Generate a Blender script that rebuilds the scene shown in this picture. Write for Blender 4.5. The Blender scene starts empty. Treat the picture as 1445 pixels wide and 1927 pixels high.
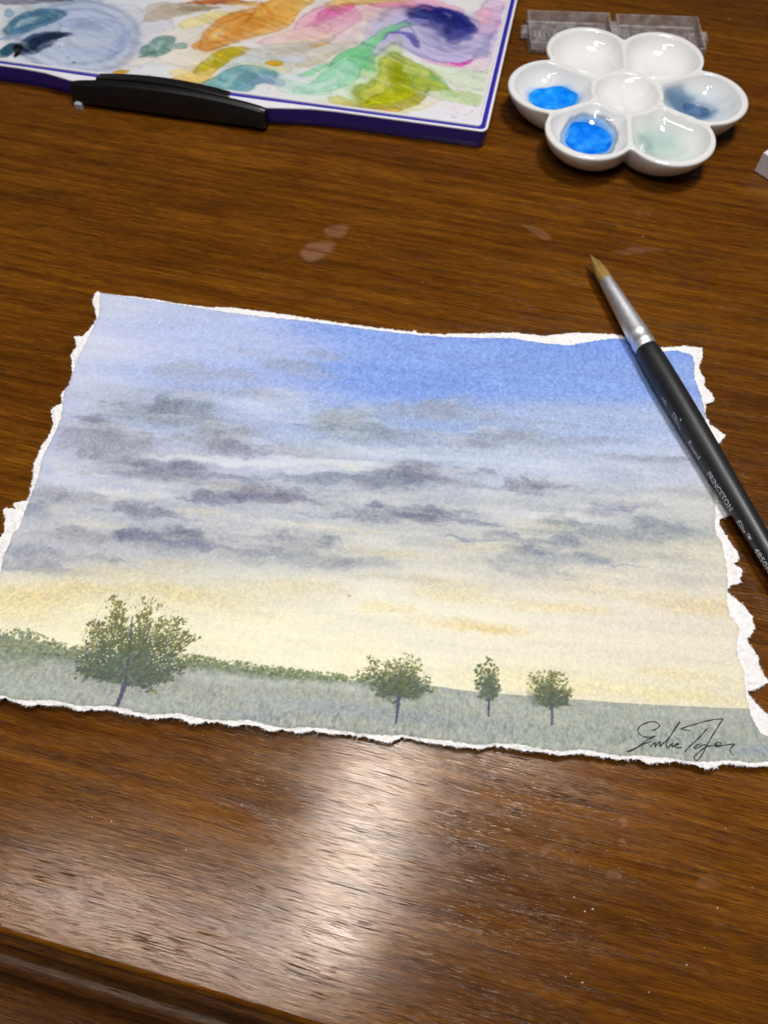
import bpy, math, random
import numpy as np
from mathutils import Vector, Matrix

scn = bpy.context.scene
col = scn.collection

# ------------------------------------------------------------------ camera
cam_d = bpy.data.cameras.new("camera"); cam = bpy.data.objects.new("camera", cam_d); col.objects.link(cam)
PITCH, ROLL = 1.07046827, 0.0101517
fwd = Vector((0, math.cos(PITCH), -math.sin(PITCH))); rgt = Vector((1, 0, 0)); upv = rgt.cross(fwd)
r2 = math.cos(ROLL)*rgt + math.sin(ROLL)*upv; u2 = -math.sin(ROLL)*rgt + math.cos(ROLL)*upv
m = Matrix((r2, u2, -fwd)).transposed().to_4x4(); m.translation = (0, 0, 0.2)
cam.matrix_world = m
cam_d.sensor_fit = 'HORIZONTAL'; cam_d.sensor_width = 36; cam_d.lens = 36*1433.67/1445
cam_d.clip_start = 0.005; cam_d.clip_end = 50
cam_d.dof.use_dof = True; cam_d.dof.focus_distance = 0.215; cam_d.dof.aperture_fstop = 26.0
scn.camera = cam
scn.render.resolution_x = 767; scn.render.resolution_y = 1024

# ------------------------------------------------------------------ world and lamps
world = bpy.data.worlds.new("World"); scn.world = world; world.use_nodes = True
bg = world.node_tree.nodes["Background"]
bg.inputs[0].default_value = (1.0, 0.97, 0.94, 1); bg.inputs[1].default_value = 0.035

def area(name, loc, target, size, power, color, size_y=None, shape='DISK', spread=180):
    d = bpy.data.lights.new(name, 'AREA'); d.shape = shape; d.size = size
    if size_y: d.size_y = size_y
    d.energy = power; d.color = color; d.spread = math.radians(spread)
    o = bpy.data.objects.new(name, d); col.objects.link(o); o.location = loc
    o.rotation_euler = (Vector(target)-Vector(loc)).to_track_quat('-Z', 'Y').to_euler()
    return o
# two slim tube-loop lamps over the desk's front (their mirror images are the glare streaks) and a ceiling lamp
def loop_lamp(name, a, b, z, width, power, color, hollow=0.30):
    a = Vector(a); b = Vector(b); d = b-a
    o = area(name, (*((a+b)/2), z), (0, 0, 0), d.length, power, color, width, 'RECTANGLE')
    o.rotation_euler = (0, 0, math.atan2(d.y, d.x))
    L_ = o.data; L_.use_nodes = True; nt = L_.node_tree; em = nt.nodes["Emission"]
    ge = nt.nodes.new("ShaderNodeNewGeometry"); sx = nt.nodes.new("ShaderNodeSeparateXYZ"); nt.links.new(ge.outputs["Parametric"], sx.inputs[0])
    res = []
    for k, lim in ((0, 0.5-0.5*hollow*width/d.length), (1, 0.5-0.5*hollow)):
        s = nt.nodes.new("ShaderNodeMath"); s.operation = 'SUBTRACT'; s.inputs[1].default_value = 0.5; nt.links.new(sx.outputs[k], s.inputs[0])
        ab = nt.nodes.new("ShaderNodeMath"); ab.operation = 'ABSOLUTE'; nt.links.new(s.outputs[0], ab.inputs[0])
        g = nt.nodes.new("ShaderNodeMath"); g.operation = 'GREATER_THAN'; g.inputs[1].default_value = lim; nt.links.new(ab.outputs[0], g.inputs[0]); res.append(g.outputs[0])
    mx = nt.nodes.new("ShaderNodeMath"); mx.operation = 'MAXIMUM'; nt.links.new(res[0], mx.inputs[0]); nt.links.new(res[1], mx.inputs[1])
    nt.links.new(mx.outputs[0], em.inputs["Strength"])
    return o
loop_lamp("desk_lamp", (-0.004, 0.118), (-0.064, -0.075), 0.60, 0.040, 2.4, (1.0, 0.955, 0.91), 0.5)
loop_lamp("side_lamp", (-0.37, -0.030), (-0.10, -0.088), 0.60, 0.035, 1.15, (1.0, 0.955, 0.92), 0.6)
area("ceiling_lamp", (0.15, 0.27, 0.75), (0.03, 0.12, 0), 0.17, 4.75, (1.0, 0.985, 0.965))

vs = scn.view_settings; vs.view_transform = 'Standard'; vs.look = 'None'; vs.exposure = 0.0; vs.gamma = 1.0
vs.use_curve_mapping = False
scn.render.engine = 'CYCLES'

# ------------------------------------------------------------------ helpers
def tag(o, label=None, cat=None, group=None, kind=None):
    if label: o["label"] = label
    if cat: o["category"] = cat
    if group: o["group"] = group
    if kind: o["kind"] = kind
    return o
def empty(name, loc=(0, 0, 0), rz=0):
    o = bpy.data.objects.new(name, None); col.objects.link(o); o.location = loc; o.rotation_euler = (0, 0, rz)
    o.empty_display_size = 0.01
    return o
def mesh_obj(name, verts, faces, mat, parent=None, smooth=False):
    me = bpy.data.meshes.new(name); me.from_pydata([tuple(v) for v in verts], [], [tuple(f) for f in faces])
    if smooth: me.polygons.foreach_set("use_smooth", [True]*len(me.polygons))
    me.update(); o = bpy.data.objects.new(name, me); col.objects.link(o)
    if mat: me.materials.append(mat)
    if parent: o.parent = parent
    return o
def fast_mesh(name, co, quads, mat, parent=None, colors=None, smooth=True):
    me = bpy.data.meshes.new(name); n = len(co); k = len(quads)
    me.vertices.add(n); me.vertices.foreach_set("co", co.astype(np.float32).ravel())
    me.loops.add(k*4); me.loops.foreach_set("vertex_index", quads.astype(np.int32).ravel())
    me.polygons.add(k); me.polygons.foreach_set("loop_start", np.arange(0, k*4, 4, dtype=np.int32))
    me.polygons.foreach_set("use_smooth", np.full(k, smooth))
    if colors is not None:
        a = me.color_attributes.new("pigment", 'FLOAT_COLOR', 'POINT')
        a.data.foreach_set("color", np.concatenate([colors, np.ones((n, 1))], 1).astype(np.float32).ravel())
    me.update(calc_edges=True); me.validate()
    o = bpy.data.objects.new(name, me); col.objects.link(o); me.materials.append(mat)
    if parent: o.parent = parent
    return o
def s2l(c):
    c = np.asarray(c, float)
    return np.where(c <= 0.04045, c/12.92, ((c+0.055)/1.055)**2.4)
_lat = {}
def vnoise(x, y, seed):
    if seed not in _lat: _lat[seed] = np.random.RandomState(seed).rand(256, 256).astype(np.float32)
    L = _lat[seed]; xi = np.floor(x).astype(np.int32); yi = np.floor(y).astype(np.int32)
    fx = (x-xi).astype(np.float32); fy = (y-yi).astype(np.float32); fx = fx*fx*(3-2*fx); fy = fy*fy*(3-2*fy)
    a = L[yi & 255, xi & 255]; b = L[yi & 255, (xi+1) & 255]; c = L[(yi+1) & 255, xi & 255]; d = L[(yi+1) & 255, (xi+1) & 255]
    return (a*(1-fx)+b*fx)*(1-fy)+(c*(1-fx)+d*fx)*fy
def fbm(x, y, seed, o=4):
    s = 0; w = 0.5
    for i in range(o):
        s = s+w*(vnoise(x*2**i+i*17.3, y*2**i+i*9.1, seed+i)-0.5); w *= 0.55
    return s*2            # about -1..1
def sstep(a, b, x):
    t = np.clip((x-a)/(b-a), 0, 1); return t*t*(3-2*t)
def sdf(X, Y, poly):      # signed distance, inside positive
    P = np.array(poly); Q = np.roll(P, -1, 0); best = np.full(X.shape, 1e9); ins = np.zeros(X.shape, bool)
    for (ax, ay), (bx, by) in zip(P, Q):
        dx, dy = bx-ax, by-ay; t = np.clip(((X-ax)*dx+(Y-ay)*dy)/(dx*dx+dy*dy+1e-12), 0, 1)
        best = np.minimum(best, (X-ax-t*dx)**2+(Y-ay-t*dy)**2)
        c = ((ay > Y) != (by > Y)) & (X < (bx-ax)*(Y-ay)/((by-ay) if by != ay else 1e-9)+ax); ins ^= c
    d = np.sqrt(best); return np.where(ins, d, -d)
def upsample(A, ny, nx):
    yy = np.linspace(0, A.shape[0]-1, ny); xx = np.linspace(0, A.shape[1]-1, nx)
    y0 = np.clip(yy.astype(int), 0, A.shape[0]-2); x0 = np.clip(xx.astype(int), 0, A.shape[1]-2)
    fy = (yy-y0)[:, None]; fx = (xx-x0)[None]
    return (A[y0][:, x0]*(1-fx)+A[y0][:, x0+1]*fx)*(1-fy)+(A[y0+1][:, x0]*(1-fx)+A[y0+1][:, x0+1]*fx)*fy
def blob_layer(C, X, Y, Xw, Yw, xs, ys, blobs, soft=0.9, rim=0.0, flat=False):
    """lay soft-edged patches of colour on C; a patch is a centre, two axis vectors, a colour and a strength"""
    for b in blobs:
        px, py, ax, ay, bx, by, r, g, bl, st = b
        ex = abs(ax)+abs(bx); ey = abs(ay)+abs(by); k = 1.6
        i0, i1 = np.searchsorted(ys, [py-ey*k-3, py+ey*k+3]); j0, j1 = np.searchsorted(xs, [px-ex*k-3, px+ex*k+3])
        if i1 <= i0 or j1 <= j0: continue
        dx = Xw[i0:i1, j0:j1]-px; dy = Yw[i0:i1, j0:j1]-py; det = ax*by-ay*bx
        u = (dx*by-dy*bx)/det; v = (ax*dy-ay*dx)/det
        if flat: v = np.where(v < 0, v*1.12, v*0.96)
        q = np.sqrt(u*u+v*v)
        sf = np.where(v > 0, soft*0.7, soft*1.15) if flat else soft
        t_ = np.clip((1+sf*0.45-q)/sf, 0, 1); a = t_*t_*(3-2*t_)*st
        cc = np.array([r, g, bl])/255.0
        C[i0:i1, j0:j1] = C[i0:i1, j0:j1]*(1-a[..., None])+cc*a[..., None]
        if rim:
            e = np.exp(-((q-0.97)/0.06)**2)*rim*st
            C[i0:i1, j0:j1] *= (1-e[..., None]*(1-cc*0.8))

# material helpers
def new_mat(name):
    mt = bpy.data.materials.new(name); mt.use_nodes = True
    return mt, mt.node_tree, mt.node_tree.nodes["Principled BSDF"]
def N(nt, typ, **kw):
    n = nt.nodes.new(typ)
    for k, v in kw.items():
        if hasattr(n, k): setattr(n, k, v)
    return n
def simple_mat(name, color, rough=0.5, metallic=0.0, noise=0.06, nscale=300, bump=0.0, bscale=2000, coat=0.0, spec=0.5):
    mt, nt, p = new_mat(name)
    tc = N(nt, "ShaderNodeTexCoord"); nz = N(nt, "ShaderNodeTexNoise"); nz.inputs["Scale"].default_value = nscale; nz.inputs["Detail"].default_value = 5
    nt.links.new(tc.outputs["Object"], nz.inputs["Vector"])
    hsv = N(nt, "ShaderNodeHueSaturation"); hsv.inputs["Color"].default_value = (*color, 1)
    mr = N(nt, "ShaderNodeMapRange"); mr.inputs[3].default_value = 1-noise; mr.inputs[4].default_value = 1+noise
    nt.links.new(nz.outputs[0], mr.inputs[0]); nt.links.new(mr.outputs[0], hsv.inputs["Value"]); nt.links.new(hsv.outputs[0], p.inputs["Base Color"])
    m2 = N(nt, "ShaderNodeMapRange"); m2.inputs[3].default_value = rough*0.8; m2.inputs[4].default_value = rough*1.2
    nt.links.new(nz.outputs[0], m2.inputs[0]); nt.links.new(m2.outputs[0], p.inputs["Roughness"])
    p.inputs["Metallic"].default_value = metallic; p.inputs["Coat Weight"].default_value = coat; p.inputs["Specular IOR Level"].default_value = spec
    if bump:
        n2 = N(nt, "ShaderNodeTexNoise"); n2.inputs["Scale"].default_value = bscale; nt.links.new(tc.outputs["Object"], n2.inputs["Vector"])
        b = N(nt, "ShaderNodeBump"); b.inputs["Strength"].default_value = bump; b.inputs["Distance"].default_value = 0.0003
        nt.links.new(n2.outputs[0], b.inputs["Height"]); nt.links.new(b.outputs[0], p.inputs["Normal"])
    return mt

# ------------------------------------------------------------------ desk
GRAIN = -0.232
def wood_material(name, smudges=(), gain=1.13, rough=0.18):
    mt, nt, p = new_mat(name); L = nt.links
    tc = N(nt, "ShaderNodeTexCoord")
    def mapped(sx, sy, rot=True, src=None, off=(0, 0, 0)):
        mp = N(nt, "ShaderNodeMapping"); mp.inputs["Scale"].default_value = (sx, sy, max(sx, 1)); mp.inputs["Location"].default_value = off
        L.new(src or G, mp.inputs["Vector"]); return mp.outputs[0]
    # the tabletop's local x axis runs along the grain
    G0 = tc.outputs["Object"]
    wn = N(nt, "ShaderNodeTexNoise"); wn.inputs["Scale"].default_value = 1; wn.inputs["Detail"].default_value = 3
    mp = N(nt, "ShaderNodeMapping"); mp.inputs["Scale"].default_value = (9, 14, 5); L.new(G0, mp.inputs["Vector"]); L.new(mp.outputs[0], wn.inputs["Vector"])
    wv = N(nt, "ShaderNodeVectorMath", operation='MULTIPLY_ADD'); wv.inputs[1].default_value = (0, 0.006, 0)
    L.new(wn.outputs["Color"], wv.inputs[0]); L.new(G0, wv.inputs[2]); G = wv.outputs[0]
    def noise(sx, sy, detail=3, rough_=0.5, off=(0, 0, 0), dist=0):
        n = N(nt, "ShaderNodeTexNoise"); n.inputs["Scale"].default_value = 1; n.inputs["Detail"].default_value = detail
        n.inputs["Roughness"].default_value = rough_; n.inputs["Distortion"].default_value = dist
        L.new(mapped(sx, sy, off=off), n.inputs["Vector"]); return n.outputs[0]
    def rng(x, a, b, c=0.0, d=1.0, smooth=True):
        mr = N(nt, "ShaderNodeMapRange"); mr.interpolation_type = 'SMOOTHSTEP' if smooth else 'LINEAR'
        for i, v in enumerate((a, b, c, d)): mr.inputs[1+i].default_value = v
        L.new(x, mr.inputs[0]); return mr.outputs[0]
    def mth(op, a, b):
        n = N(nt, "ShaderNodeMath", operation=op)
        for i, v in enumerate((a, b)):
            if isinstance(v, (int, float)): n.inputs[i].default_value = v
            else: L.new(v, n.inputs[i])
        return n.outputs[0]
    def mix(f, a, b, bt='MIX'):
        n = N(nt, "ShaderNodeMix", data_type='RGBA', blend_type=bt)
        if isinstance(f, (int, float)): n.inputs[0].default_value = f
        else: L.new(f, n.inputs[0])
        for i, v in ((6, a), (7, b)):
            if isinstance(v, tuple): n.inputs[i].default_value = (*v, 1)
            else: L.new(v, n.inputs[i])
        return n.outputs[2]
    g = gain
    bands = noise(14, 380, 4, 0.65)
    c = mix(rng(bands, 0.3, 0.7), (0.135*g, 0.043*g, 0.0026*g), (0.265*g, 0.097*g, 0.0060*g))
    patch = noise(45, 260, 3, 0.5, off=(3, 1, 0))
    c = mix(mth('MULTIPLY', rng(patch, 0.45, 0.75), 0.5), c, (0.082*g, 0.025*g, 0.002*g))
    fib = noise(210, 4300, 3, 0.6)
    c = mix(rng(fib, 0.28, 0.72, 0.0, 0.9), c, mix(1.0, c, (0.40, 0.35, 0.30), 'MULTIPLY'))
    fig = noise(3.5, 30, 3, 0.55, off=(5, 1, 0))
    c = mix(rng(fig, 0.35, 0.65, 0.0, 0.6), c, mix(1.0, c, (0.52, 0.46, 0.42), 'MULTIPLY'))
    mid = noise(60, 2100, 3, 0.6, off=(6, 6, 0))
    c = mix(rng(mid, 0.38, 0.66, 0.0, 0.6), c, mix(1.0, c, (0.36, 0.30, 0.25), 'MULTIPLY'))
    # open pores: short dark dashes along the grain, in drifts
    pore = noise(140, 3500, 2, 0.5, off=(1, 5, 0)); drift = noise(38, 130, 3, 0.6, off=(7, 2, 0))
    thr = rng(drift, 0.3, 0.75, 0.20, -0.01, False)
    pm = rng(mth('SUBTRACT', pore, thr), 0.50, 0.62)
    c = mix(mth('MULTIPLY', pm, 0.82), c, (0.020*g, 0.008*g, 0.003*g))
    pore2 = noise(300, 3800, 1, 0.5, off=(4, 8, 0)); pm2 = rng(pore2, 0.62, 0.74)
    c = mix(mth('MULTIPLY', pm2, 0.5), c, (0.02*g, 0.011*g, 0.006*g))
    line = noise(34, 4000, 2, 0.5, off=(9, 3, 0)); pl = mth('MULTIPLY', rng(line, 0.60, 0.70), rng(noise(60, 300, 2, 0.5, off=(2, 9, 0)), 0.42, 0.6))
    c = mix(mth('MULTIPLY', pl, 0.75), c, (0.016*g, 0.009*g, 0.005*g))
    # dried water marks and dull patches with outlines of their own
    if smudges:
        wz = N(nt, "ShaderNodeTexNoise"); wz.inputs["Scale"].default_value = 210; wz.inputs["Detail"].default_value = 4
        L.new(G0, wz.inputs["Vector"])
        sub = N(nt, "ShaderNodeVectorMath", operation='MULTIPLY_ADD'); sub.inputs[1].default_value = (0.006, 0.006, 0); sub.inputs[2].default_value = (-0.003, -0.003, 0)
        L.new(wz.outputs["Color"], sub.inputs[0])
        ad = N(nt, "ShaderNodeVectorMath", operation='ADD'); L.new(G0, ad.inputs[0]); L.new(sub.outputs[0], ad.inputs[1])
        tot = None
        for (sx, sy, rx, ry, st, an) in smudges:
            mp = N(nt, "ShaderNodeMapping", vector_type='TEXTURE')
            mp.inputs["Location"].default_value = (sx, sy, 0); mp.inputs["Rotation"].default_value = (0, 0, an); mp.inputs["Scale"].default_value = (rx, ry, 1)
            L.new(ad.outputs[0], mp.inputs["Vector"])
            ln = N(nt, "ShaderNodeVectorMath", operation='LENGTH'); L.new(mp.outputs[0], ln.inputs[0])
            v = rng(ln.outputs["Value"], 1.15, 0.7, 0, st*0.7)
            tot = v if tot is None else mth('MAXIMUM', tot, v)
        c = mix(mth('MULTIPLY', tot, mth('MULTIPLY', rng(fib, 0.2, 0.7, 0.55, 1.0), rng(noise(70, 700, 4, 0.65, off=(3, 3, 0)), 0.30, 0.52))), c, (0.36, 0.20, 0.12))
    L.new(c, p.inputs["Base Color"])
    rg = rng(noise(30, 160, 3, 0.5), 0.3, 0.7, rough*0.8, rough*1.25, False)
    L.new(mth('ADD', rg, mth('MULTIPLY', pm, 0.25)), p.inputs["Roughness"])
    sp = mth('MULTIPLY', rng(fib, 0.3, 0.7, 0.75, 0.35), mth('SUBTRACT', 1.0, mth('MULTIPLY', mth('MAXIMUM', mth('MAXIMUM', pm, pl), mth('MULTIPLY', pm2, 0.7)), 0.92)))
    L.new(sp, p.inputs["Specular IOR Level"]); p.inputs["Specular Tint"].default_value = (1.0, 0.90, 0.80, 1)
    gro = noise(75, 2600, 3, 0.6, off=(2, 2, 0))
    h = mth('SUBTRACT', mth('ADD', mth('MULTIPLY', fib, 0.25), mth('MULTIPLY', gro, 0.6)), mth('ADD', mth('MULTIPLY', pm, 0.7), mth('MULTIPLY', pl, 0.6)))
    b = N(nt, "ShaderNodeBump"); b.inputs["Strength"].default_value = 0.5; b.inputs["Distance"].default_value = 0.00005
    L.new(h, b.inputs["Height"]); L.new(b.outputs[0], p.inputs["Normal"])
    return mt

EDGE0 = Vector((-0.0871, -0.0026)); EDGE1 = Vector((-0.0166, -0.0195))
ga = math.atan2(EDGE1.y-EDGE0.y, EDGE1.x-EDGE0.x)
desk = empty("desk", (EDGE0.x, EDGE0.y, 0), ga)
tag(desk, "dark walnut stained desk with moulded front edge under the painting", "desk")
cga, sga = math.cos(-ga), math.sin(-ga)
def to_desk(x, y):
    dx, dy = x-EDGE0.x, y-EDGE0.y; return (dx*cga-dy*sga, dx*sga+dy*cga)
SM = []
for (x, y, rx, ry, st, an) in [(-0.0255, 0.2190, 0.0068, 0.0050, 0.55, 0.6), (-0.0190, 0.2290, 0.0050, 0.0036, 0.45, 0.6),
    (0.0563, 0.2301, 0.0066, 0.0018, 0.30, -0.6), (0.0927, 0.2208, 0.0098, 0.0020, 0.28, 0.1),
    (0.0590, 0.0233, 0.0011, 0.0011, 0.5, 0), (0.0591, 0.0189, 0.0011, 0.0007, 0.4, 0), (0.0556, 0.0124, 0.0022, 0.0011, 0.35, 0.3), (0.0772, 0.0098, 0.0028, 0.0021, 0.22, 0), (0.0396, 0.0169, 0.0018, 0.0011, 0.25, 0)]:
    dx, dy = to_desk(x, y); SM.append((dx, dy, rx, ry, st, an-ga))
wood = wood_material("walnut_veneer", SM)
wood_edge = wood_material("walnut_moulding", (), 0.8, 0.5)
# slab: local x along the front edge, y into the desk
def extrude_profile(name, prof, x0, x1, mat, parent, nx=2, smooth=True):
    v = []; f = []; k = len(prof)
    for i in range(nx):
        x = x0+(x1-x0)*i/(nx-1)
        v += [(x, y, z) for y, z in prof]
    for i in range(nx-1):
        for j in range(k-1): f.append((i*k+j, i*k+j+1, (i+1)*k+j+1, (i+1)*k+j))
    o = mesh_obj(name, v, f, mat, parent, smooth)
    return o
def arc(cy, cz, r, a0, a1, n=8): return [(cy+r*math.cos(math.radians(a0+(a1-a0)*i/n)), cz+r*math.sin(math.radians(a0+(a1-a0)*i/n))) for i in range(n+1)]
slab = [(0.75, -0.016), (0.75, 0.0), (0.004, 0.0)] + arc(0.0015, -0.0015, 0.0015, 80, 180, 8) + [(0.0, -0.003), (0.75, -0.016)]
slab = [(0.75, 0.0), (0.0022, 0.0)] + arc(0.0022, -0.0016, 0.0016, 90, 180, 8)[1:] + [(0.0006, -0.0032)]
extrude_profile("tabletop", slab, -0.35, 0.75, wood, desk)
mould = [(0.0008, -0.0030)] + arc(0.0012, -0.0064, 0.0034, 95, 200, 8) + arc(-0.0062, -0.0102, 0.0052, 20, -62, 8) + [(-0.0046, -0.0156)] + arc(-0.0058, -0.0186, 0.0030, 75, 190, 8)
extrude_profile("edge_moulding", mould, -0.35, 0.75, wood_edge, desk)
base_m = [(-0.0086, -0.0192), (-0.0100, -0.0225), (-0.0135, -0.0245), (-0.021, -0.0260), (-0.0275, -0.0275)] + arc(-0.0285, -0.0315, 0.004, 75, 190, 8) + [(-0.032, -0.06)]
extrude_profile("lower_moulding", base_m, -0.35, 0.75, wood_edge, desk)

# ------------------------------------------------------------------ the watercolour sheet
OUTER = [(-110.14,82.73),(-108.41,81.38),(-100.95,81.37),(-88.74,80.59),(-79.39,79.53),(-69.23,78.81),(-61.11,79.64),(-54.62,79.06),(-43.65,78.44),(-35.32,77.57),(-25.36,76.62),(-11.41,75.62),(2.77,74.89),(3.35,76.88),(4.26,74.56),(13.17,74.99),(26.19,76.79),(37.44,78.18),(46.88,77.7),(57.97,80.26),(71.2,80.89),(76.75,80.02),(82,77.71),(86.54,76.29),(95.03,77.62),(100.85,77.04),(100.47,73.29),(98.74,68.32),(100.4,64),(99.75,61.05),(101.98,57.78),(102.54,55.03),(99.8,53.25),(98.93,49.77),(99.85,45.68),(102.09,43.22),(104.49,41.02),(101.64,37.7),(99.5,33.11),(97.66,28.04),(97.21,23.77),(98.58,21.64),(99.88,18.96),(102.69,14.63),(102.41,12.24),(99.64,11.24),(99.08,9.03),(99.78,6.97),(101.41,3.79),(102.89,0.82),(103.49,-1.69),(101.71,-3.9),(103.85,-4.87),(103.83,-6.21),(102.82,-8.3),(103.23,-9.75),(100.33,-10.36),(98.73,-12.65),(100.33,-14.11),(102.7,-16.28),(104.45,-19.76),(104.41,-23.34),(102.9,-26.11),(101.82,-26.67),(103.59,-29.53),(104.62,-32.41),(104.4,-34.06),(106.34,-38.24),(104.64,-39.41),(100.2,-41.56),(101.72,-43.68),(103.84,-46.27),(105,-48.64),(106.53,-53.91),(107.02,-57.84),(105.59,-60.32),(102.67,-60.12),(98.7,-61.41),(96.77,-61.09),(93.76,-60.99),(91.4,-60.97),(89.29,-62.2),(86.23,-62.63),(83.01,-61.92),(79.75,-61.59),(74.41,-62.38),(72.27,-62.71),(70.08,-61.89),(65.67,-62.46),(61.7,-62.33),(57.59,-62.08),(54.12,-62.16),(51.44,-63.07),(45.58,-62.73),(39.82,-62.64),(33.64,-62.2),(30.99,-63.38),(24.27,-63.38),(19.27,-63.21),(14.78,-62.73),(10.69,-62.46),(7.72,-64.08),(5.43,-64.18),(1.39,-63.24),(-1.87,-63.3),(-7.86,-63.35),(-11.59,-63.05),(-16.1,-64.03),(-19.33,-63.54),(-22.93,-64.17),(-26.69,-63.06),(-29.54,-63.33),(-32.03,-63.98),(-36.03,-63.3),(-39.72,-63.52),(-41.61,-64.39),(-43.89,-64.07),(-46.33,-63.09),(-50.13,-63.46),(-54.14,-64.13),(-57.5,-63.5),(-61.69,-63.51),(-64.66,-62.84),(-68.76,-63.24),(-72.63,-63.9),(-76.27,-63.02),(-82.27,-63.19),(-86.28,-63.86),(-90.15,-63.28),(-92.39,-62.52),(-93.99,-63.24),(-96.87,-63.1),(-100.59,-62.63),(-104.82,-62.77),(-107.2,-60.44),(-107.54,-52.48),(-108.16,-43.46),(-108.5,-34.03),(-108.91,-25.86),(-110.3,-20.07),(-111.14,-15.82),(-110.27,-14.16),(-111.81,-9.69),(-113.16,-7.66),(-113.05,-6.56),(-109.9,-6.25),(-111.29,-4.56),(-109.92,-4.24),(-108.8,-3.21),(-107.1,-3.4),(-108.09,4.16),(-109.36,9.6),(-109.16,16.32),(-108.03,20.86),(-108.23,25.35),(-110.6,30.12),(-109.35,31.73),(-107.75,33.38),(-109.18,36.89),(-107.54,39.67),(-107.76,45.17),(-110.66,53.04),(-110.03,57.04),(-111.72,60.87),(-108.8,61.64),(-107.46,65.37),(-106.56,70.07),(-108.84,74.78),(-110.73,78.09)]
PAINT = [(-108.41,81.38),(-79.17,78.55),(-68.92,77.35),(-54.08,76.15),(-43.22,75.78),(-35.03,75.64),(-25.14,74.95),(-11.23,73.95),(3.45,73.29),(13.27,73.33),(26.29,74.18),(36.04,75.17),(46.87,74.14),(55.85,73.88),(63.64,76.55),(71.45,78.53),(75.95,78.51),(81.89,76.05),(87.81,74.32),(91.97,75.21),(95.05,73.89),(97.1,73.18),(97.28,69.53),(96.72,63.62),(97.92,58.24),(98.57,52.92),(98.5,47.21),(98.15,38.96),(97.48,30.94),(97.13,23.01),(98.14,20.47),(98.31,16.21),(98.01,13.44),(97.36,8.86),(97.43,5.32),(98.73,3.18),(98.97,-1.46),(99.24,-5.66),(98.79,-10.85),(97.94,-15.64),(98.15,-20.06),(100.38,-23.28),(99.06,-28.16),(98.74,-31.95),(99.99,-35.52),(99.67,-39.18),(99.61,-42.9),(99.87,-47.35),(101.27,-52.14),(102.92,-52.92),(104.22,-54.14),(105.6,-56.66),(104.88,-58.83),(102.12,-59.36),(99.16,-59.92),(96.25,-60.05),(93.38,-59.83),(90.43,-60.28),(87.48,-60.71),(84.54,-61.11),(81.65,-60.99),(78.76,-60.8),(75.85,-60.78),(72.93,-60.81),(70.01,-60.81),(67.06,-61.3),(64.13,-61.37),(61.22,-61.11),(58.29,-60.78),(55.35,-60.86),(52.4,-61.43),(49.46,-61.86),(46.51,-61.84),(43.57,-61.47),(40.61,-61.16),(37.65,-61.12),(34.69,-61.33),(31.75,-61.95),(28.79,-62.16),(25.82,-62.03),(22.84,-61.86),(19.87,-61.89),(16.89,-61.94),(13.9,-61.87),(10.88,-61.48),(7.94,-62.06),(4.96,-62.26),(1.98,-62.34),(-1.02,-62.41),(-4.03,-62.34),(-7.07,-62.05),(-10.11,-61.87),(-13.1,-62.08),(-16.06,-62.49),(-19.03,-62.81),(-22.08,-62.67),(-25.18,-62.27),(-28.29,-61.86),(-31.28,-62.14),(-34.25,-62.51),(-37.29,-62.56),(-40.32,-62.63),(-43.44,-62.32),(-46.63,-61.76),(-49.58,-62.26),(-52.55,-62.68),(-55.6,-62.75),(-58.75,-62.43),(-61.98,-61.87),(-65.15,-61.55),(-68.1,-62.1),(-71.09,-62.45),(-74.21,-62.36),(-77.45,-61.89),(-80.61,-61.73),(-83.63,-62.02),(-86.64,-62.34),(-89.74,-62.39),(-93.09,-61.73),(-96.27,-61.57),(-99.46,-61.42),(-102.57,-61.5),(-106.34,-59.64),(-107.23,-46.44),(-107.36,-35.52),(-106.53,-29.11),(-107.06,-25.34),(-107.73,-22.03),(-107.33,-18.57),(-107.51,-14.76),(-106.29,-12.7),(-106.38,-9.51),(-106.37,-4.62),(-106.3,5.29),(-107.17,12.75),(-106.16,21.45),(-105.94,27.45),(-107.85,36.59),(-107.41,45.2),(-107.75,50.58),(-106.43,63.07),(-105.8,71.37)]
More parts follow.
